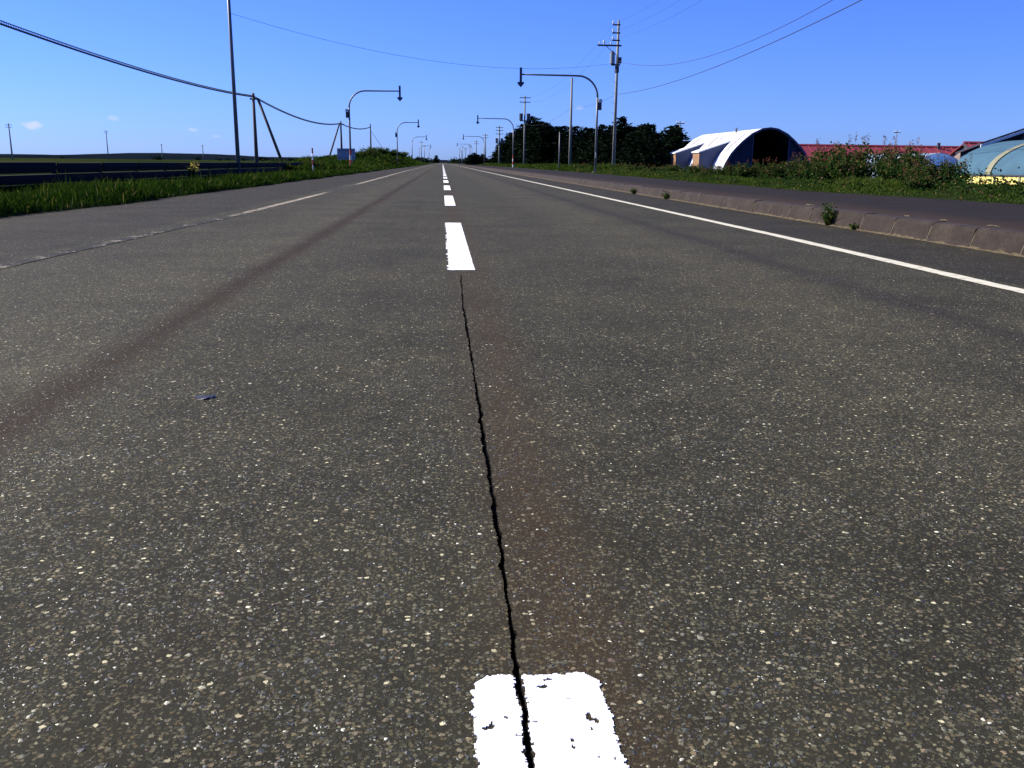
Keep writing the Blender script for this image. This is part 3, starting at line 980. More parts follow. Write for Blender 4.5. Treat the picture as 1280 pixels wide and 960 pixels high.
def weed(x, y, z, w, h, n, label, lean=0.):
    o = empty('weed', (x, y, z), label, 'weed', 'weeds growing along the kerb')
    nb = 60
    a = rng.uniform(0, 6.28, nb); r = rng.uniform(0, .25 * w, nb)
    P = np.stack([r * np.cos(a), r * np.sin(a), np.zeros(nb)], 1)
    blades('blades', P, h * rng.uniform(.5, 1, nb), np.full(nb, .006), .8, tint_of(nb, rng.random(nb), .2, .3, .8), o, kind=None)
    Q = rng.normal(0, 1, (n, 3)) * [w * .33, w * .33, h * .26] + [0, 0, h * .55]
    Q = np.clip(Q, [-w * .5, -w * .5, .01], [w * .5, w * .5, h * 1.05])
    V, F = leaf_cloud(Q, .038)
    t = np.clip(.35 + .5 * rng.random(n), 0, .85)
    me = np_mesh('leaves', V, F, M['leaf'], False, np.repeat(np.stack([t, rng.uniform(.4, 1, n), 0 * t], 1), 4, 0))
    link(bpy.data.objects.new('leaves', me), o)
weed(5.07, 11.75, .0, .13, .27, 260, 'tallest leafy weed standing against the kerb')
weed(5.05, 20.6, .0, .14, .16, 150, 'small dark weed at the kerb foot beyond the tallest one')
weed(5.05, 24.2, .0, .16, .14, 150, 'low spreading weed at the kerb foot, farthest along')
weed(5.06, 10.95, .0, .06, .07, 40, 'tiny weed in the kerb joint just right of the tallest weed')

def flower_clump(x, y, label):
    o = empty('flower_clump', (x, y, float(H(x, y))), label, 'flowers')
    st = MB(); P = []; Lf = []
    for k in range(18):
        a = random.uniform(0, 6.28); r = random.uniform(.02, .22); hh = random.uniform(.45, .78)
        t = Vector((r * math.cos(a) * 1.6, r * math.sin(a) * 1.6, hh))
        st.tube([(r * math.cos(a) * .5, r * math.sin(a) * .5, -.03), t], [.006, .004], 4)
        for i in range(14): P.append(tuple(t + Vector((random.gauss(0, .035), random.gauss(0, .035), random.gauss(0, .05)))))
        for i in range(14): Lf.append(tuple(t * random.uniform(.2, .85) + Vector((random.gauss(0, .05), random.gauss(0, .05), 0))))
    st.build('stems', M['bark'], o)
    V, F = leaf_cloud(np.array(P), .045)
    tag(link(bpy.data.objects.new('petals', np_mesh('petals', V, F, M['yflower'])), o), kind='stuff')
    V, F = leaf_cloud(np.array(Lf), .09)
    n = len(Lf); t = rng.uniform(.1, .8, n)
    link(bpy.data.objects.new('leaves', np_mesh('leaves', V, F, M['leaf'], False, np.repeat(np.stack([t, t, 0 * t], 1), 4, 0))), o)
flower_clump(-10.55, 40.3, 'clump of yellow flowers in front of the dark fence')

# ---- conifers
def conifer_protos():
    out = []
    for s in range(5):
        r_ = random.Random(40 + s)
        hgt, R = 1., r_.uniform(.26, .34)         # unit height
        P, D = [], []
        z = .05
        limbs = MB()
        while z < .985:
            f = (1 - z)
            nb = int(7 + 6 * f)
            env = R * (f ** .62) * (.82 + .3 * math.sin(z * 17 + s)) * (.6 + .4 * min(1, z / .16)) + .012
            for k in range(nb):
                a = r_.uniform(0, 6.28)
                L_ = env * r_.uniform(.62, 1.22)
                droop = r_.uniform(-.10, .22) * L_
                if z > .9: droop = -.25 * L_
                tip = Vector((math.cos(a) * L_, math.sin(a) * L_, z - droop))
                if k % 3 == 0: limbs.tube([(0, 0, z), tip], [.006 * f + .002, .001], 3, False)
                m = max(6, int(34 * L_ / R))
                for i in range(m):
                    q = (i + r_.random()) / m
                    q = q ** .75
                    p = Vector((0, 0, z)).lerp(tip, q)
                    P.append((p.x + r_.gauss(0, .014), p.y + r_.gauss(0, .014), p.z + r_.gauss(0, .010)))
                    dv = Vector((math.cos(a + r_.gauss(0, .6)), math.sin(a + r_.gauss(0, .6)), r_.gauss(.05, .35)))
                    D.append(tuple(dv.normalized()))
            z += .024 + .012 * f * r_.random()
        P, D = np.array(P), np.array(D)
        n = len(P)
        S = np.cross(D, rng.normal(0, 1, (n, 3))); S /= np.linalg.norm(S, axis=1, keepdims=True) + 1e-6
        ln = rng.uniform(.028, .062, n)[:, None]; w = ln * .30
        V = np.stack([P - S * w * .6, P + D * ln * .5 - S * w, P + D * ln, P + D * ln * .5 + S * w], 1).reshape(-1, 3)
        t = rng.random(n)
        me = np_mesh('crown', V, np.arange(n * 4).reshape(n, 4), M['needle'], False, np.repeat(np.stack([t, rng.uniform(.1, .9, n), 0 * t], 1), 4, 0))
        tr = MB().tube([(0, 0, -.03), (0, 0, .45), (0, 0, .97)], [.028, .017, .003], 7)
        o0 = len(tr.v); tr.v += limbs.v; tr.f += [tuple(o0 + i for i in f) for f in limbs.f]
        out.append((me, tr.mesh('trunk', M['bark'])))
    return out
CON = conifer_protos()

def conifer(x, y, top, wid, v, label, group='dark conifers right of the road'):
    z = float(H(x, y))
    o = empty('conifer', (x, y, z), label, 'tree', group, random.uniform(0, 6.28))
    hh = top - z
    o.scale = (hh * wid * 1.4, hh * wid * 1.4, hh)
    c, t = CON[v % 5]
    link(bpy.data.objects.new('crown', c), o)
    link(bpy.data.objects.new('trunk', t), o)

TR = [(19.0, 82.5, 3.6, .8, 'short conifer at the right end of the row, beside the arched shed'),
      (19.2, 86.0, 4.4, .95, 'second conifer from the right end of the row'),
      (19.4, 89.2, 4.3, 1.1, 'third conifer from the right end of the row'),
      (20.1, 92.4, 4.65, 1.3, 'fourth conifer from the right end of the row'),
      (20.6, 98.0, 4.75, 1.25, 'conifer just right of the tall utility pole, slightly lower than its neighbour'),
      (20.0, 104.0, 5.9, 1.1, 'tallest pointed conifer beside the tall utility pole'),
      (20.5, 109.5, 5.3, 1.2, 'conifer directly behind the tall utility pole'),
      (20.0, 116.0, 5.5, 1.2, 'conifer behind the nearest right arrow post'),
      (20.6, 121.0, 5.0, 1.3, 'lower conifer between the nearest right arrow post and the plain pole'),
      (20.0, 126.0, 5.5, 1.2, 'conifer left of the nearest right arrow post'),
      (20.7, 132.0, 5.7, 1.2, 'conifer right of the plain pole under the arrow arm'),
      (20.0, 138.0, 6.25, 1.15, 'pointed conifer behind the plain pole under the arrow arm'),
      (20.3, 153.0, 6.8, .8, 'slim conifer standing alone in the gap left of the plain pole'),
      (18.0, 166.0, 5.6, 1.2, 'lower conifer at the right foot of the big clump'),
      (17.6, 158.0, 7.5, 1.2, 'conifer on the right shoulder of the big clump'),
      (17.3, 168.5, 8.3, 1.15, 'conifer near the top of the big clump, right of its peak'),
      (17.2, 177.0, 9.3, 1.1, 'peak conifer of the big clump'),
      (17.4, 187.0, 8.6, 1.2, 'conifer just left of the peak of the big clump'),
      (17.0, 198.0, 8.8, 1.15, 'conifer under the pole with transformers'),
      (17.3, 214.0, 8.4, 1.15, 'conifer on the left shoulder of the big clump'),
      (17.0, 236.0, 8.3, 1.1, 'conifer behind the second arrow post on the right'),
      (17.0, 262.0, 7.0, 1.2, 'low conifer near the left end of the big clump'),
      (17.0, 286.0, 5.6, 1.3, 'lowest conifer at the far left end of the big clump'),
      (21.5, 97.0, 4.3, 1.1, 'conifer in the back row behind the right end'),
      (23.8, 94.5, 4.4, 1.3, 'conifer in the back row, second from the shed'),
      (23.8, 111.0, 5.2, 1.3, 'conifer in the back row behind the tall utility pole'),
      (24.0, 119.0, 5.1, 1.3, 'conifer in the back row right of the nearest right arrow post'),
      (24.0, 129.0, 5.2, 1.3, 'conifer in the back row left of the nearest right arrow post'),
      (24.0, 138.5, 5.4, 1.3, 'conifer in the back row near the plain pole'),
      (21.5, 172.0, 7.6, 1.3, 'conifer in the back row of the big clump, right side'),
      (21.5, 190.0, 8.2, 1.3, 'conifer in the back row of the big clump, centre'),
      (21.5, 210.0, 8.0, 1.3, 'conifer in the back row of the big clump, left side'),
      (26.5, 106.0, 5.2, 1.3, 'conifer behind the far end of the arched shed')]
for i, (x, y, top, w, lb) in enumerate(TR):
    conifer(x, y, top, w, i * 2 + i // 5, lb)
conifer(8.9, 262, 3.5, 1.9, 1, 'round dark bush-like tree close to the right road edge, far off', 'far roadside trees')
conifer(10.2, 268, 3.1, 1.9, 3, 'second round dark tree at the right of the far bush', 'far roadside trees')
conifer(7.9, 272, 2.9, 1.8, 2, 'third round dark tree at the left of the far bush', 'far roadside trees')
conifer(13.0, 300, 3.6, 1.5, 4, 'far small tree between the round bush and the big clump', 'far roadside trees')
conifer(-7.5, 1150, 9.5, 1.3, 0, 'single dark tree at the end of the road just left of the centre line', 'far roadside trees')

def far_woods():
    """tree belt closing the view at the end of the plain"""
    mb = []
    for i in range(150):
        y = random.uniform(900, 1900)
        x = random.gauss(0, 1) * .12 * y + random.uniform(-.1, .1) * y
        if abs(x) < 14: x += 24 * (1 if x > 0 else -1)
        hh = random.uniform(2.5, 6.5)
        mb.append((x, y, hh))
    for i in range(70):
        y = random.uniform(520, 1250)
        x = random.choice((-1, 1)) * random.uniform(11, 16 + .055 * y)
        mb.append((x, y, random.uniform(2.2, 5.2)))
    V, F, C = [], [], []
    for (x, y, hh) in mb:
        n = 60
        P = rng.normal(0, 1, (n, 3)) * [hh * .55, hh * .5, hh * .22] + [x, y, hh * .5]
        P[:, 2] = np.clip(P[:, 2], .1, hh)
        v, f = leaf_cloud(P, hh * .42)
        F.append(f + sum(len(q) for q in V)); V.append(v)
        t = rng.random(n)
        C.append(np.repeat(np.stack([t, t, 0 * t], 1), 4, 0))
    o = link(bpy.data.objects.new('far_trees', np_mesh('far_trees', np.concatenate(V), np.concatenate(F), M['needle'], False, np.concatenate(C))))
    tag(o, 'dark line of far trees closing the plain at the horizon', 'trees', kind='stuff')
far_woods()

def bank_bush(x, y, w, h, v, label):
    o = empty('bank_bush', (x, y, float(H(x, y))), label, 'shrub', 'bushes on the left bank', v * 1.1)
    o.scale = (w, w, h * 1.5)
    fol, sd_, st = SHRUBS[v % 4]
    link(bpy.data.objects.new('foliage', fol), o)
    link(bpy.data.objects.new('stems', st), o)
for i, a in enumerate([(-8.7, 111, 2.0, .95, 'wide bush on the bank crest right of the leaning stay'), (-9.6, 103, 1.6, .6, 'low bush on the left slope of the bank crest'),
                       (-8.6, 127, 2.2, .8, 'bush on the bank near the second left arrow post'), (-8.2, 150, 2.5, .7, 'farther bush low on the bank beyond the second left arrow post'),
                       (-9.2, 69, 1.2, .55, 'dark low bush beside the grey signboard'), (-10.3, 75, 1.3, .6, 'dark low bush left of the grey signboard'),
                       (-8.3, 185, 2.8, .7, 'farthest bush on the tail of the bank'), (-11.6, 66, 1.3, .6, 'dark bush at the far end of the fence')]):
    bank_bush(*a[:4], i, a[4])

# ------------------------------------------------------------------ roadside arrow signs
def arrow_sign(x_post, x_arrow, y, top, side, label, detail=True, lowred=False):
    """post, swept arm reaching over the road edge, down-pointing arrow.  side=+1 right of the road"""
    z0 = float(H(x_post, y))
    o = empty('arrow_sign', (x_post, y, z0), label, 'road sign', 'arrow signs marking the road edge')
    T = top - z0                       # arm height
    R = 1.25
    s = -side                          # the arm leads towards the road
    pts = [(0, 0, -.3), (0, 0, T * .5), (0, 0, T - R)]
    for k in range(1, 9):
        a = k / 8 * math.pi / 2
        pts.append((s * R * (1 - math.cos(a)), 0, T - R + R * math.sin(a)))
    ax = x_arrow - x_post
    pts.append((ax * .75, 0, T + .01)); pts.append((ax, 0, T + .02))
    rad = [.075, .07, .062] + [.058] * 8 + [.05, .045]
    post = MB().tube(pts[:3], rad[:3], 10).build('post', M['galv'], o, True)
    MB().tube(pts[2:], rad[2:], 10).build('arm', M['galv'], o, True)
    if lowred:
        for q in range(4):
            MB().tube([(0, 0, .1 + q * .38), (0, 0, .1 + q * .38 + .375)], .081, 10).build('band', M['red' if q % 2 else 'wpaint'], o)
    MB().box(-.16, .16, -.16, .16, -.1, .06).build('footing', M['concrete'], o)
    # arrow: a slim plate with a head, backlit dark blue put into its colour
    W = .075
    MB().prism([(ax - W, T + .42), (ax + W, T + .42), (ax + W, T - .42), (ax + .20, T - .42), (ax + .20, T - .52), (ax, T - .74), (ax - .20, T - .52), (ax - .20, T - .42), (ax - W, T - .42)], 'y', -.03, .03).build('arrow', M['shedtrim'], o)
    MB().box(ax - .03, ax + .03, .0305, .08, T - .06, T + .09).build('bracket', M['dark'], o)
    if detail:
        b = MB().box(-side * -.06, side * .26, -.10, .10, T - R - .75, T - R - .30).build('lamp_unit', M['dark'], o)
        MB().prism([(side * .04, T - R - .28), (side * .30, T - R - .28), (side * .26, T - R - .10), (side * .08, T - R - .10)], 'y', -.13, .13).build('solar_panel', M['wpaint'], b)
        MB().tube([(0, -.09, .9), (0, -.09, 1.25)], .05, 6).build('service_cover', M['galv'], o)
arrow_sign(9.60, 4.82, 58, 6.02, 1, 'nearest arrow sign on the right, arm over the kerb, before the conifers')
arrow_sign(9.25, 4.60, 122, 6.35, 1, 'second arrow sign on the right, post against the big conifer clump', lowred=True)
arrow_sign(9.15, 4.60, 205, 6.35, 1, 'third arrow sign on the right, small and far beside the round bush', False)
arrow_sign(9.15, 4.60, 290, 6.35, 1, 'fourth arrow sign on the right, tiny near the road end', False)
arrow_sign(-7.10, -3.22, 73, 6.00, -1, 'nearest arrow sign on the left, post beside the grey signboard', lowred=True)
arrow_sign(-6.35, -3.34, 133, 6.16, -1, 'second arrow sign on the left, behind the bank crest')
arrow_sign(-6.85, -3.60, 214, 6.35, -1, 'third arrow sign on the left, thin and pale past the bank', False)
arrow_sign(-7.4, -3.75, 300, 5.85, -1, 'fourth arrow sign on the left, tiny near the road end', False)

# ------------------------------------------------------------------ poles and wires
def insulator(o, x, y, z, r=.06, h=.18):
    return MB().tube([(x, y, z), (x, y, z + h * .45), (x, y, z + h * .5), (x, y, z + h)], [r * .6, r * .6, r, r * .55], 8).build('insulator', M['porcelain'], o)

def main_pole(x, y, top, label):
    z0 = float(H(x, y))
    o = empty('utility_pole', (x, y, z0), label, 'utility pole', 'utility poles right of the road')
    T = top - z0
    MB().tube([(0, 0, -.6), (0, 0, T)], [.145, .085], 12).build('shaft', M['concrete'], o, True)
    for dz in (.35, .95, 1.5):
        a = MB().box(-.50, .12, -.24, -.15, T - dz - .05, T - dz + .05).build('bracket_arm', M['dark'], o)
        insulator(a, -.45, -.19, T - dz + .05, .085, .22)
    a = MB().box(-1.65, .25, -.26, -.16, T - 1.95, T - 1.83).build('cross_arm', M['dark'], o)
    MB().tube([(-.1, -.21, T - 2.6), (-1.0, -.21, T - 1.92)], .025, 5).build('arm_brace', M['dark'], a)
    insulator(a, -1.15, -.21, T - 1.83, .10, .34); insulator(a, -1.5, -.21, T - 1.83, .07, .2); insulator(a, -.6, -.21, T - 1.83, .07, .2)
    b = MB().tube([(-.42, -.1, T - 3.25), (-.42, -.1, T - 2.45)], .20, 12).build('transformer', M['signback'], o)
    MB().tube([(-.42, -.1, T - 2.45), (-.42, -.1, T - 2.28)], [.20, .06], 12).build('transformer_cap', M['dark'], b)
    MB().box(-.48, .22, -.16, .16, T - 3.36, T - 3.25).build('bracket_arm', M['dark'], o)
    MB().box(.06, .30, -.22, .10, T - 3.2, T - 2.75).build('switch_box', M['dark'], o)
    MB().tube([(0, 0, T - 3.9), (0, 0, T - 3.4)], [.17, .17], 10).build('clamp_band', M['dark'], o)
    for k in range(9):
        MB().tube([(-.14, 0, 2.2 + k * .8), (-.30, 0, 2.2 + k * .8)], .012, 4).build('step_bolt', M['galv'], o)
    return o
main_pole(13.90, 75, 11.75, 'tall concrete utility pole with side arms and transformer in front of the conifers')

def plain_pole(name, x, y, top, r, mat, label, group, arm=None, tr=False, cat='pole', aw=.9):
    z0 = float(H(x, y))
    o = empty(name, (x, y, z0), label, cat, group)
    T = top - z0
    MB().tube([(0, 0, -.5), (0, 0, T)], [r * 1.35, r * .85], 9).build('shaft', mat, o, True)
    MB().tube([(0, 0, T), (0, 0, T + .05)], [r * .95, r * .4], 9).build('cap', M['dark'], o)
    if arm:
        for dz in arm:
            a = MB().box(-aw, aw, -.16, -.06, T - dz - .06 * aw / .9, T - dz + .06).build('cross_arm', M['dark'], o)
            for q in (-aw + .1, -aw / 3, aw - .1): insulator(a, q, -.11, T - dz + .06, .07, .2)
    if tr:
        for q in (-.62, .62):
            MB().tube([(q, -.1, T - 3.9), (q, -.1, T - 2.8)], .30, 10).build('transformer', M['dark'], o)
        MB().box(-.8, .8, -.2, 0, T - 4.05, T - 3.9).build('platform', M['dark'], o)
    return o
GU = 'utility poles right of the road'
plain_pole('utility_pole', 13.75, 100, 9.6, .12, M['concrete'], 'plain pole ending under the arm of the nearest right arrow sign', GU)
plain_pole('utility_pole', 13.70, 156, 11.6, .13, M['concrete'], 'utility pole with two transformers rising behind the big conifer clump', GU, (.3, 1.0), True)
plain_pole('utility_pole', 13.75, 226, 9.4, .17, M['concrete'], 'utility pole with cross arms at the left edge of the big conifer clump', GU, (.3, 1.0, 1.8), True)
for i, (yy, tt) in enumerate(((300, 9.8), (380, 9.5), (470, 9.6), (560, 9.4), (680, 9.5))):
    plain_pole('utility_pole', 13.8, yy, tt, .17, M['concrete'], ['first', 'second', 'third', 'fourth', 'last'][i] + ' of the tiny far utility poles beyond the round bush', GU, (.4, 1.2))
plain_pole('marker_post', 10.5, 83.5, 3.5, .05, M['galv'], 'thin pale post on the right verge in front of the big clump', None, cat='post')
plain_pole('steel_mast', -10.95, 51, 12.2, .085, M['galv'], 'tall slim mast leaving the top of the picture, behind the dark fence', None, cat='pole')
GL = 'wooden cable poles left of the road'
def braced_pole(x, y, top, foot, label):
    o = plain_pole('cable_pole', x, y, top, .115, M['wood'], label, GL)
    z0 = float(H(x, y))
    if foot:
        fx, fy = foot
        zf = float(H(fx, fy)) - z0
        MB().tube([(fx - x, fy - y, zf - .4), ((.32 if fx > x else -.20), 0, top - z0 - .35)], [.115, .095], 8).build('strut', M['wood'], o, True)
        MB().box(-.25, .40, -.06, .06, top - z0 - .42, top - z0 - .30).build('strut_bolt', M['dark'], o)
    return o
braced_pole(-13.68, 70, 5.45, (-11.5, 70.2), 'nearest wooden cable pole with a strut leaning to its right')
braced_pole(-13.30, 125, 5.85, (-15.4, 125), 'second wooden cable pole with a strut leaning to its left, above the signboard')
o = braced_pole(-12.1, 160, 6.9, None, 'third wooden cable pole, standing behind the bank')
_z = float(H(-12.1, 160))
MB().tube([(0, 0, 5.0 + .9 - _z), (2.9, 0, float(H(-9.2, 160)) - _z - .1)], .03, 5).build('stay_wire', M['cable'], o)
GF = 'far poles across the left fields'
for (x, y, t, lb) in [(-133.1, 300, 10.9, 'nearest far pole at the left picture edge'), (-149.3, 430, 12.9, 'second far pole from the left edge, right of the small cloud'),
                      (-233.8, 800, 13.2, 'third far pole from the left edge, tiny above the fields'), (-200.3, 800, 12.9, 'fourth far pole from the left edge, tiny, left of the tall mast')]:
    plain_pole('field_pole', x, y, t, .19 if y < 500 else .32, M['concrete'], lb, GF, (.4, 1.1), cat='pole')
for (x, y, t, lb) in [(25.9, 101, 5.4, 'thin pole with cross arm rising behind the arched shed'), (62.5, 125, 5.7, 'thin cross-shaped pole behind the red roofs'),
                      ]:
    plain_pole('farm_pole', x, y, t, .05, M['galv'], lb, 'thin poles in the farmyard', (.25,), cat='pole', aw=.45)
for i, (x, y, t) in enumerate(((-8.5, 380, 9), (-9, 470, 9), (-8.5, 600, 9.5), (9.0, 420, 8), (9.5, 520, 8.5))):
    plain_pole('distant_pole', x, y, t, .14, M['galv'], ['first far pole on the left near the road end', 'second far pole on the left near the road end', 'third far pole on the left near the road end', 'nearer far pole close to the right road edge', 'farther far pole close to the right road edge'][i], 'distant poles near the road end', (.4,), cat='pole')

def wire(p, q, sag, r, label, name='overhead_wire', group='overhead wires', n=24, twist=False):
    p, q = Vector(p), Vector(q)
    pts = []
    for i in range(n + 1):
        t = i / n
        v = p.lerp(q, t); v.z -= 4 * sag * t * (1 - t)
        pts.append(v - p)
    mb = MB().tube(pts, r, 5)
    if twist:
        mb.tube([v + Vector((0, 0, .10)) for v in pts], r * .55, 5)
        k = 0
        while k < n * 16:                   # lashing rings between messenger and cable
            t = k / (n * 16); v = p.lerp(q, t) - p; v.z -= 4 * sag * t * (1 - t)
            mb.tube([v + Vector((0, 0, -r)), v + Vector((0, .03, .11))], .012, 4)
            k += 1
    o = mb.build(name, M['cable'])
    o.location = p
    tag(o, label, 'wire', group)
GW = 'wires'
# trunk cable on the wooden poles
wire((-13.7, 14, 5.35), (-13.66, 70, 5.22), .62, .034, 'thick sagging trunk cable from the left picture edge to the nearest wooden pole', 'trunk_cable', 'trunk cables on the wooden poles', 30, True)
wire((-13.66, 70, 5.22), (-13.30, 125, 5.55), .75, .034, 'trunk cable between the two braced wooden poles', 'trunk_cable', 'trunk cables on the wooden poles', 24, True)
wire((-13.30, 125, 5.55), (-12.1, 160, 6.4), .5, .03, 'trunk cable from the second to the third wooden pole', 'trunk_cable', 'trunk cables on the wooden poles', 16, True)
# span across the road from the slim mast
wire((-10.95, 51, 8.15), (13.9, 75, 8.6), 1.35, .009, 'thin wire crossing high over the road from the slim mast to the utility pole')
# right-hand line
wire((13.9, 75, 8.75), (16.5, 22, 9.6), 2.45, .014, 'sagging wire from the transformer of the tall pole to the top right')
wire((13.9, 75, 6.2), (13.8, 15, 7.2), 1.05, .017, 'lowest wire from the tall utility pole to the top right')
wire((13.45, 75, 11.5), (13.4, 15, 11.7), 1.2, .007, 'uppermost thin wire right of the tall utility pole')
wire((13.45, 75, 10.9), (13.4, 15, 11.1), 1.3, .007, 'second thin wire right of the tall utility pole')
wire((13.45, 75, 10.35), (13.4, 15, 10.5), 1.4, .007, 'third thin wire right of the tall utility pole')
wire((13.45, 75, 11.4), (13.7, 156, 11.5), 1.6, .006, 'upper thin wire from the tall pole back to the transformer pole')
wire((13.45, 75, 10.3), (13.7, 156, 10.8), 1.7, .006, 'lower thin wire from the tall pole back to the transformer pole')
wire((13.9, 75, 6.2), (13.75, 100, 6.6), .3, .010, 'short low wire between the tall pole and the plain pole')
wire((13.75, 100, 6.6), (13.7, 156, 7.2), .9, .010, 'low wire from the plain pole back to the transformer pole')

# ------------------------------------------------------------------ left fence
def build_fence():
    o = empty('roadside_fence', (-11, 10, 0), 'low dark blue-black fence of long double panels along the left field', 'fence')
    y = 6.1
    r = random.Random(5)
    L_ = 3.55
    while y < 74:
        z = -.06 + .15 * (float(H(-11, y + L_ / 2)))
        x = -11
        off = r.uniform(-.010, .010)
        # upper board: slightly channelled plate; lower board below a gap
        up = MB().prism([(0, .405 + off), (.035, .41 + off), (.06, .54 + off), (.035, .69 + off), (0, .70 + off), (-.02, .54 + off)], 'y', y + .12 - 10, y + L_ - .06 - 10).build('upper_panel', M['fence'], o)
        lo = MB().prism([(0, .13), (.05, .14), (.07, .25), (.05, .37), (0, .38), (-.02, .25)], 'y', y - .02 - 10, y + L_ - .03 - 10).build('lower_panel', M['fence'], o)
        sk = MB().box(-.015, .015, y + .11 - 10, y + L_ - .01 - 10, -.12, .115).build('skirt_board', M['fpost'], o)
        up.location.z = lo.location.z = sk.location.z = z
        ps = MB().box(-.12, -.02, y - 10, y + .10 - 10, -.3, .66).build('post', M['fpost'], o)
        ps.location.z = z
        MB().box(-.02, .055, y + .01 - 10, y + .09 - 10, .50, .60).build('panel_bracket', M['fpost'], ps)
        y += L_
build_fence()

# snow pole, signboard
def snow_pole(x, y, top, label):
    z0 = float(H(x, y))
    o = empty('delineator_post', (x, y, z0), label, 'post')
    T = top - z0
    MB().tube([(0, 0, -.2), (0, 0, T)], .045, 8).build('post', M['wpaint'], o, True)
    for q in range(2):
        MB().tube([(0, 0, T - .35 - q * .75), (0, 0, T - q * .75 + .003)], .049, 8).build('band', M['red'], o)
    MB().tube([(0, -.055, T - .55), (0, -.04, T - .55)], .04, 8).build('reflector', M['wpaint'], o)
snow_pole(-8.5, 62, 1.58, 'white marker post with red bands in the grass near the fence end')

def signboard():
    x, y = -8.65, 85
    z0 = float(H(x, y))
    o = empty('signboard', (x, y, z0), 'plain grey board seen behind the nearest left arrow post', 'sign')
    zt = 1.85 - z0; zb = max(.25, .92 - z0)
    MB().box(-.80, .80, -.02, .02, zb, zt).build('board', M['signback'], o)
    for q in (-.55, .55):
        MB().tube([(q, .07, -.3), (q, .07, zt - .05)], .04, 8).build('post', M['galv'], o)
    for zz in (zb + .15, zt - .15):
        MB().box(-.78, .78, -.045, -.0205, zz - .03, zz + .03).build('stiffener', M['galv'], o)
    MB().box(-.815, .815, -.03, .03, zt, zt + .03).build('rim', M['shedtrim'], o)
signboard()

# ------------------------------------------------------------------ farm buildings
def arch_pts(tab, n=28):
    """symmetric arch from (halfwidth,z) table ordered from top to foot, resampled"""
    hw = [t[0] for t in tab]; z = [t[1] for t in tab]
    s = np.concatenate([[0], np.cumsum(np.hypot(np.diff(hw), np.diff(z)))])
    u = np.linspace(0, s[-1], n)
    h2, z2 = np.interp(u, s, hw), np.interp(u, s, z)
    return [(-a, b) for a, b in zip(h2[::-1], z2[::-1])] + [(a, b) for a, b in zip(h2[1:], z2[1:])]

def shell(mb, pts, y0, y1, th):
    """arched sheet with thickness, pts across, from y0 to y1"""
    n = len(pts)
    nr = []
    for i in range(n):
        a, b = pts[max(i - 1, 0)], pts[min(i + 1, n - 1)]
        t = Vector((b[0] - a[0], b[1] - a[1])).normalized()
        nr.append((-t.y, t.x))
    b0 = len(mb.v)
    for yy in (y0, y1):
        for (p, q) in zip(pts, nr): mb.v.append((p[0], yy, p[1]))
        for (p, q) in zip(pts, nr): mb.v.append((p[0] - q[0] * th, yy, p[1] - q[1] * th))
    N2 = 2 * n
    for i in range(n - 1):
        mb.f += [(b0 + i, b0 + i + 1, b0 + N2 + i + 1, b0 + N2 + i), (b0 + n + i, b0 + N2 + n + i, b0 + N2 + n + i + 1, b0 + n + i + 1),
                 (b0 + i, b0 + n + i, b0 + n + i + 1, b0 + i + 1), (b0 + N2 + i, b0 + N2 + i + 1, b0 + N2 + n + i + 1, b0 + N2 + n + i)]
    for e in (0, n - 1):
        mb.f.append((b0 + e, b0 + N2 + e, b0 + N2 + n + e, b0 + n + e))
    return mb

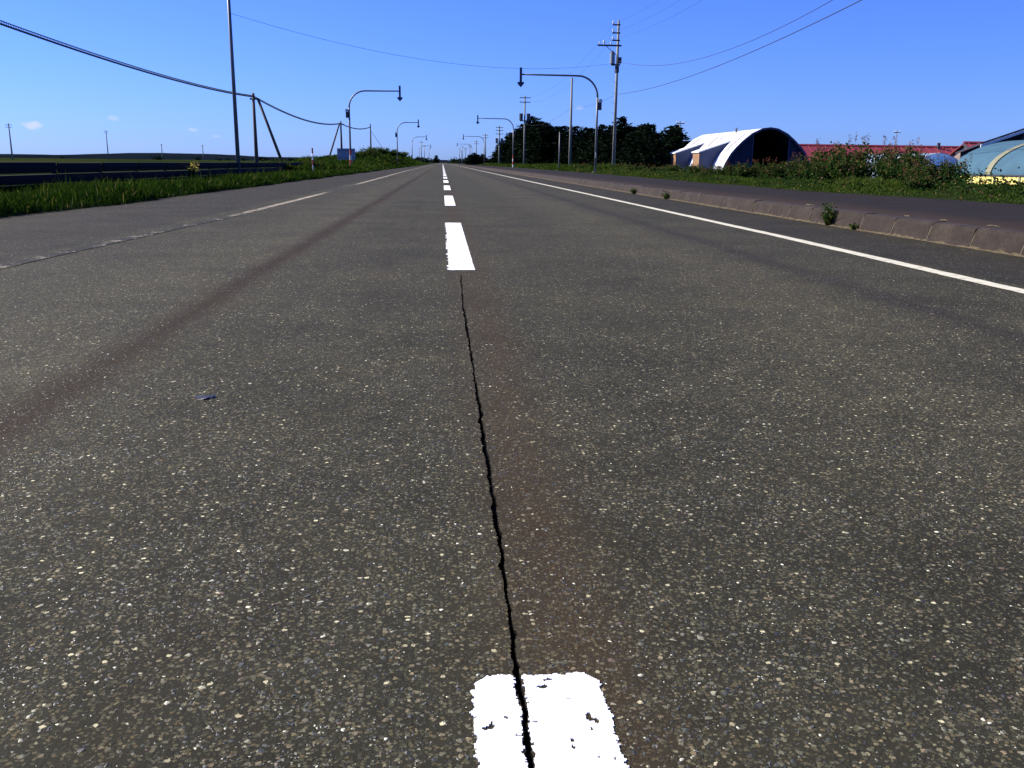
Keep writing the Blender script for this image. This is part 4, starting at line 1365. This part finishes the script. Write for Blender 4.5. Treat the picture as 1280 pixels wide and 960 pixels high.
def arched_shed():
    cx, y0, y1 = 26.75, 75., 92.5
    z0 = float(H(cx, 80))
    o = empty('arched_shed', (cx, y0, z0), 'white arched farm shed with dark open front and two side dormers', 'shed')
    dz = -z0
    tab = [(0, 3.82), (.65, 3.73), (1.48, 3.33), (2.15, 2.79), (2.68, 2.26), (3.15, 1.70), (3.58, .90), (3.85, .0), (3.95, -1.0)]
    tab = [(a, b + dz) for a, b in tab]
    pts = arch_pts(tab, 22)
    roof = shell(MB(), pts, 0, y1 - y0, .05).build('roof', M['shedroof'], o)
    # standing corrugations across the roof sheets
    for k in range(1, 34):
        yy = k * .51
        shell(MB(), [(p[0] * 1.006, p[1] + .012) for p in pts], yy, yy + .07, .03).build('roof_rib', M['shedroof'], roof)
    # front arch trim, front wall around a wide dark opening
    shell(MB(), [(p[0] * 1.012, p[1] + .03) for p in pts], -.14, .02, .16).build('arch_trim', M['shedtrim'], o)
    inner = [(p[0] * .985, p[1] - .03) for p in pts]
    def wall_strip(xa, xb, name):
        xs = np.linspace(xa, xb, 7)
        ip = sorted(inner)
        zz = np.interp(xs, [p[0] for p in ip], [p[1] for p in ip])
        poly = [(x, z) for x, z in zip(xs, zz)] + [(xb, -.2), (xa, -.2)]
        return MB().prism(poly, 'y', .06, .14).build(name, M['shedfront'], o)
    edges = [-3.85, -3.1, -2.25, -1.33]
    for a, b in zip(edges[:-1], edges[1:]): wall_strip(a + .01, b - .01, 'front_panel')
    edges = [1.72, 2.5, 3.2, 3.85]
    for a, b in zip(edges[:-1], edges[1:]): wall_strip(a + .01, b - .01, 'front_panel')
    # door frame at the opening
    MB().box(-1.37, -1.29, .03, .17, -.2, 3.28 + dz).build('door_jamb', M['shedtrim'], o)
    MB().box(1.68, 1.76, .03, .17, -.2, 3.05 + dz).build('door_jamb', M['shedtrim'], o)
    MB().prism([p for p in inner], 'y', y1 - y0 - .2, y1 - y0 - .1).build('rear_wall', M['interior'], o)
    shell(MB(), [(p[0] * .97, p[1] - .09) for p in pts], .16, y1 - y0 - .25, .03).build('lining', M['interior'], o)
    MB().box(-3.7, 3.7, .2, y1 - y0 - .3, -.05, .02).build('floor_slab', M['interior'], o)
    # side dormers on the left slope: brown outer face, white roof
    for (ya, yb) in ((3.3, 5.4), (11.3, 13.4)):
        d = MB().prism([(-4.78, -.2), (-4.78, 1.82 + dz), (-2.25, 2.72 + dz), (-2.25, 2.3 + dz), (-3.4, .6 + dz), (-3.9, -.2)], 'y', ya, yb).build('dormer', M['shedwall'], o)
        MB().prism([(-4.95, 1.80 + dz), (-4.95, 1.90 + dz), (-2.2, 2.86 + dz), (-2.2, 2.76 + dz)], 'y', ya - .08, yb + .08).build('dormer_roof', M['shedroof'], d)
        MB().box(-4.85, -4.783, ya + .05, yb - .05, -.1, 1.76 + dz).build('dormer_door', M['brown'], d)
        for q in range(1, 6):
            yy = ya + .05 + q * (yb - ya - .1) / 6
            MB().box(-4.87, -4.852, yy - .03, yy + .03, -.1, 1.74 + dz).build('batten', M['brown'], d)
    # narrow skylight strips on the left slope
    for yy in (1.6, 7.2, 9.0, 15.2):
        seg = [(p[0] * 1.014, p[1] + .03) for p in pts if -3.0 < p[0] < -1.5]
        shell(MB(), seg, yy, yy + .30, .03).build('skylight', M['skyl'], roof)
    MB().tube([(-.9, 6.0, 3.6 + dz), (-.9, 6.0, 4.0 + dz)], .09, 8).build('vent', M['galv'], roof)
arched_shed()

def teal_shed():
    cx, y0, y1 = 25.2, 21.5, 38.8
    z0 = float(H(cx, 32))
    o = empty('vaulted_shed', (cx, y0, z0), 'teal vaulted shed with pale rib and yellow base wall at the right edge', 'shed')
    dz = -z0
    a, b, zs = 3.2, 1.5, .47
    pts = [(-a * math.cos(t), zs + dz + b * math.sin(t)) for t in np.linspace(0, math.pi, 33)]
    roof = shell(MB(), pts, 0, y1 - y0, .05).build('roof', M['teal'], o)
    for yy in (14.3, 9.3, 4.3):
        shell(MB(), [(p[0] * 1.012, p[1] + .03) for p in pts], yy, yy + .36, .06).build('rib', M['rib'], roof)
    for s in (-1, 1):
        w = MB().box(s * a - .08, s * a + .08, 0, y1 - y0, -.3, zs + dz - .002).build('side_wall', M['yellow'], o)
        MB().box(s * a - .12, s * a + .12, -.02, y1 - y0 + .02, zs + dz + .001, zs + dz + .06).build('eave_strip', M['dark'], w)
        for yy in np.arange(1., 17, 1.6):
            MB().box(s * a + s * .083, s * a + s * .115, yy, yy + .10, -.3, zs + dz - .01).build('wall_batten', M['rib'], w)
    for yy in (.1, y1 - y0 - .2):
        MB().prism([(-a + .1, -.3)] + [(p[0] * .97, p[1] - .06) for p in pts] + [(a - .1, -.3)], 'y', yy, yy + .08).build('end_wall', M['wallg'], o)
    MB().box(-.9, .9, .04, .0995, -.1, 1.9).build('door', M['dark'], o)
teal_shed()

def hoop_house():
    cx, y0, y1 = 28.7, 52., 61.
    z0 = float(H(cx, 56))
    o = empty('hoop_house', (cx, y0, z0), 'small pale blue hoop house between the shrubs and the teal shed', 'greenhouse')
    dz = -z0
    tab = [(0, 1.60), (.5, 1.52), (1.0, 1.30), (1.4, .95), (1.7, .5), (1.9, -.2), (1.95, -1.1)]
    pts = arch_pts([(p, q + dz) for p, q in tab], 14)
    shell(MB(), pts, 0, y1 - y0, .03).build('cover', M['pale'], o)
    for yy in np.arange(0, 9.2, 1.5):
        shell(MB(), [(p[0] * 1.012, p[1] + .02) for p in pts], yy - .05, yy + .05, .04).build('hoop', M['wpaint'], o)
    MB().prism([(p[0] * .98, p[1] - .03) for p in pts], 'y', .12, .16).build('end_sheet', M['pale'], o)
    MB().prism([(p[0] * .98, p[1] - .03) for p in pts], 'y', y1 - y0 - .16, y1 - y0 - .12).build('end_sheet', M['pale'], o)
    MB().box(-.5, .5, .08, .118, -.05, 1.7).build('door', M['wpaint'], o)
hoop_house()

def barn(name, x0, x1, y0, y1, ridge, eave, label, wallmat, roofmat, ribs=.9, verge=True):
    """ridge along X, roof slope towards -Y"""
    cx = (x0 + x1) / 2
    z0 = float(min(H(x0, y0), H(x1, y1)))
    o = empty(name, (cx, y0, z0), label, 'barn', 'red roofed barns')
    hx, dp = (x1 - x0) / 2, y1 - y0
    r, e = ridge - z0, eave - z0
    MB().prism([(0, -.3), (dp, -.3), (dp, e), (dp / 2, r - .1), (0, e)], 'x', -hx + .3, hx - .3).build('wall', wallmat, o)
    sl = (r - e) / (dp / 2)
    for s, nm in ((0, 'roof_slope'), (1, 'roof_slope')):
        ya, yb = (-.5, dp / 2) if s == 0 else (dp + .5, dp / 2)
        za = e - .5 * sl
        rf = MB().prism([(ya, za), (yb, r), (yb, r + .08), (ya, za + .08)], 'x', -hx, hx).build(nm, roofmat, o)
        if s == 0:
            for x in np.arange(-hx + .3, hx, ribs):
                MB().prism([(ya, za + .082), (yb - .05, r + .075), (yb - .05, r + .125), (ya, za + .13)], 'x', x - .03, x + .03).build('roof_rib', roofmat, rf)
    MB().prism([(dp / 2 - .2, r + .06), (dp / 2 + .2, r + .06), (dp / 2, r + .2)], 'x', -hx - .03, hx + .03).build('ridge_cap', roofmat, o)
    for x in np.arange(-hx + 2, hx - 1.5, 3.4):
        w = MB().box(x, x + 1.3, -.05, -.003, e * .4, e * .78).build('window', M['dark'], o)
        MB().box(x - .06, x + 1.36, -.07, -.052, e * .4 - .07, e * .4 - .003).build('sill', M['wpaint'], w)
    return o
o = barn('barn', 35.5, 54.2, 90, 98, 2.83, 1.05, 'long low barn with red sheet roof behind the shrubs', M['wallg'], M['redroof'])
MB().tube([(6.6, 3.6, 3.4), (6.6, 3.6, 4.05)], .16, 8).build('vent', M['dark'], o)

def dark_barn():
    x0, y0 = 36.0, 60.
    z0 = float(H(40, 62))
    o = empty('open_barn', (x0, y0, z0), 'open fronted barn with dark sloping roof and pale verge board at the right edge', 'barn')
    dz = -z0
    W, dp, k, b = 9., 2.6, .34, .20           # rises to the right, falls to the back
    zr = lambda x, y: 2.33 + dz + k * x - b * y
    v = [(x, y, zr(x, y) + t) for t in (0, .14) for (x, y) in ((-.3, -.3), (W, -.3), (W, dp), (-.3, dp))]
    mb = MB(); mb.v = v
    mb.f = [(0, 1, 2, 3), (4, 5, 6, 7), (0, 1, 5, 4), (1, 2, 6, 5), (2, 3, 7, 6), (3, 0, 4, 7)]
    rf = mb.build('roof', M['dkroof'], o)
    mb = MB(); mb.v = [(x, y, zr(x, -.3) + t) for y in (-.36, -.302) for (x, t) in ((-.3, -.16), (W, -.16), (W, .02), (-.3, .02))]
    mb.f = [(0, 1, 2, 3), (4, 5, 6, 7), (0, 1, 5, 4), (1, 2, 6, 5), (2, 3, 7, 6), (3, 0, 4, 7)]
    mb.build('verge_board', M['wpaint'], rf)
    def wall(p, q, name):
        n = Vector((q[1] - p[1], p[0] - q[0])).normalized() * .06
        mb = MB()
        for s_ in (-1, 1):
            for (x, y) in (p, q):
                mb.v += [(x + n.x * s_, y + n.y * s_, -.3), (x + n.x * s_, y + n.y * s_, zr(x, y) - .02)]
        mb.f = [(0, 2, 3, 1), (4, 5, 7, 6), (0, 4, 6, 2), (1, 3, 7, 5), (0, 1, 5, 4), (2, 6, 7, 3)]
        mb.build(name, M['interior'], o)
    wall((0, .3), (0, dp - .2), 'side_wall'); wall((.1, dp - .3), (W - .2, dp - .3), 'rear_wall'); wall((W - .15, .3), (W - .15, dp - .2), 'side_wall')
    for q in (.1, 2.9, 5.8, 8.7):
        MB().box(q - .1, q + .1, -.1, .1, -.3, zr(q, 0) - .03).build('front_post', M['signback'], o)
dark_barn()
# red lean-to between the shorter barn and the gabled barn
o = barn('barn', 48.6, 57, 80, 88, 3.02, 1.2, 'second red roofed barn at the right end, partly behind the open barn', M['wallg'], M['redroof'])
MB().prism([(-.52, 1.55), (-.52, 1.78), (4.0, 3.90), (4.0, 3.67)], 'x', -4.30, -4.205).build('verge_board', M['dark'], o)

# ------------------------------------------------------------------ little things on the road
def scrap(x, y):
    n = 14
    v, f = [], []
    for z in (.0008, .0055):
        for k in range(n):
            a = 2 * math.pi * k / n
            q = random.uniform(.7, 1.2)
            v.append((.036 * q * math.cos(a), .020 * q * math.sin(a) + .006 * math.cos(a * 2), z + random.uniform(-.0005, .001)))
    v.append((0, 0, .0065))
    f += [(k, (k + 1) % n, n + (k + 1) % n, n + k) for k in range(n)] + [(n + k, n + (k + 1) % n, 2 * n) for k in range(n)]
    me = bpy.data.meshes.new('rubber_scrap'); me.from_pydata(v, [], f); me.materials.append(M['scrap'])
    o = link(bpy.data.objects.new('rubber_scrap', me)); o.location = (x, y, 0)
    o.rotation_euler.z = .25
    tag(o, 'small dark scrap lying flat on the left lane', 'scrap')
scrap(-.775, 2.90)
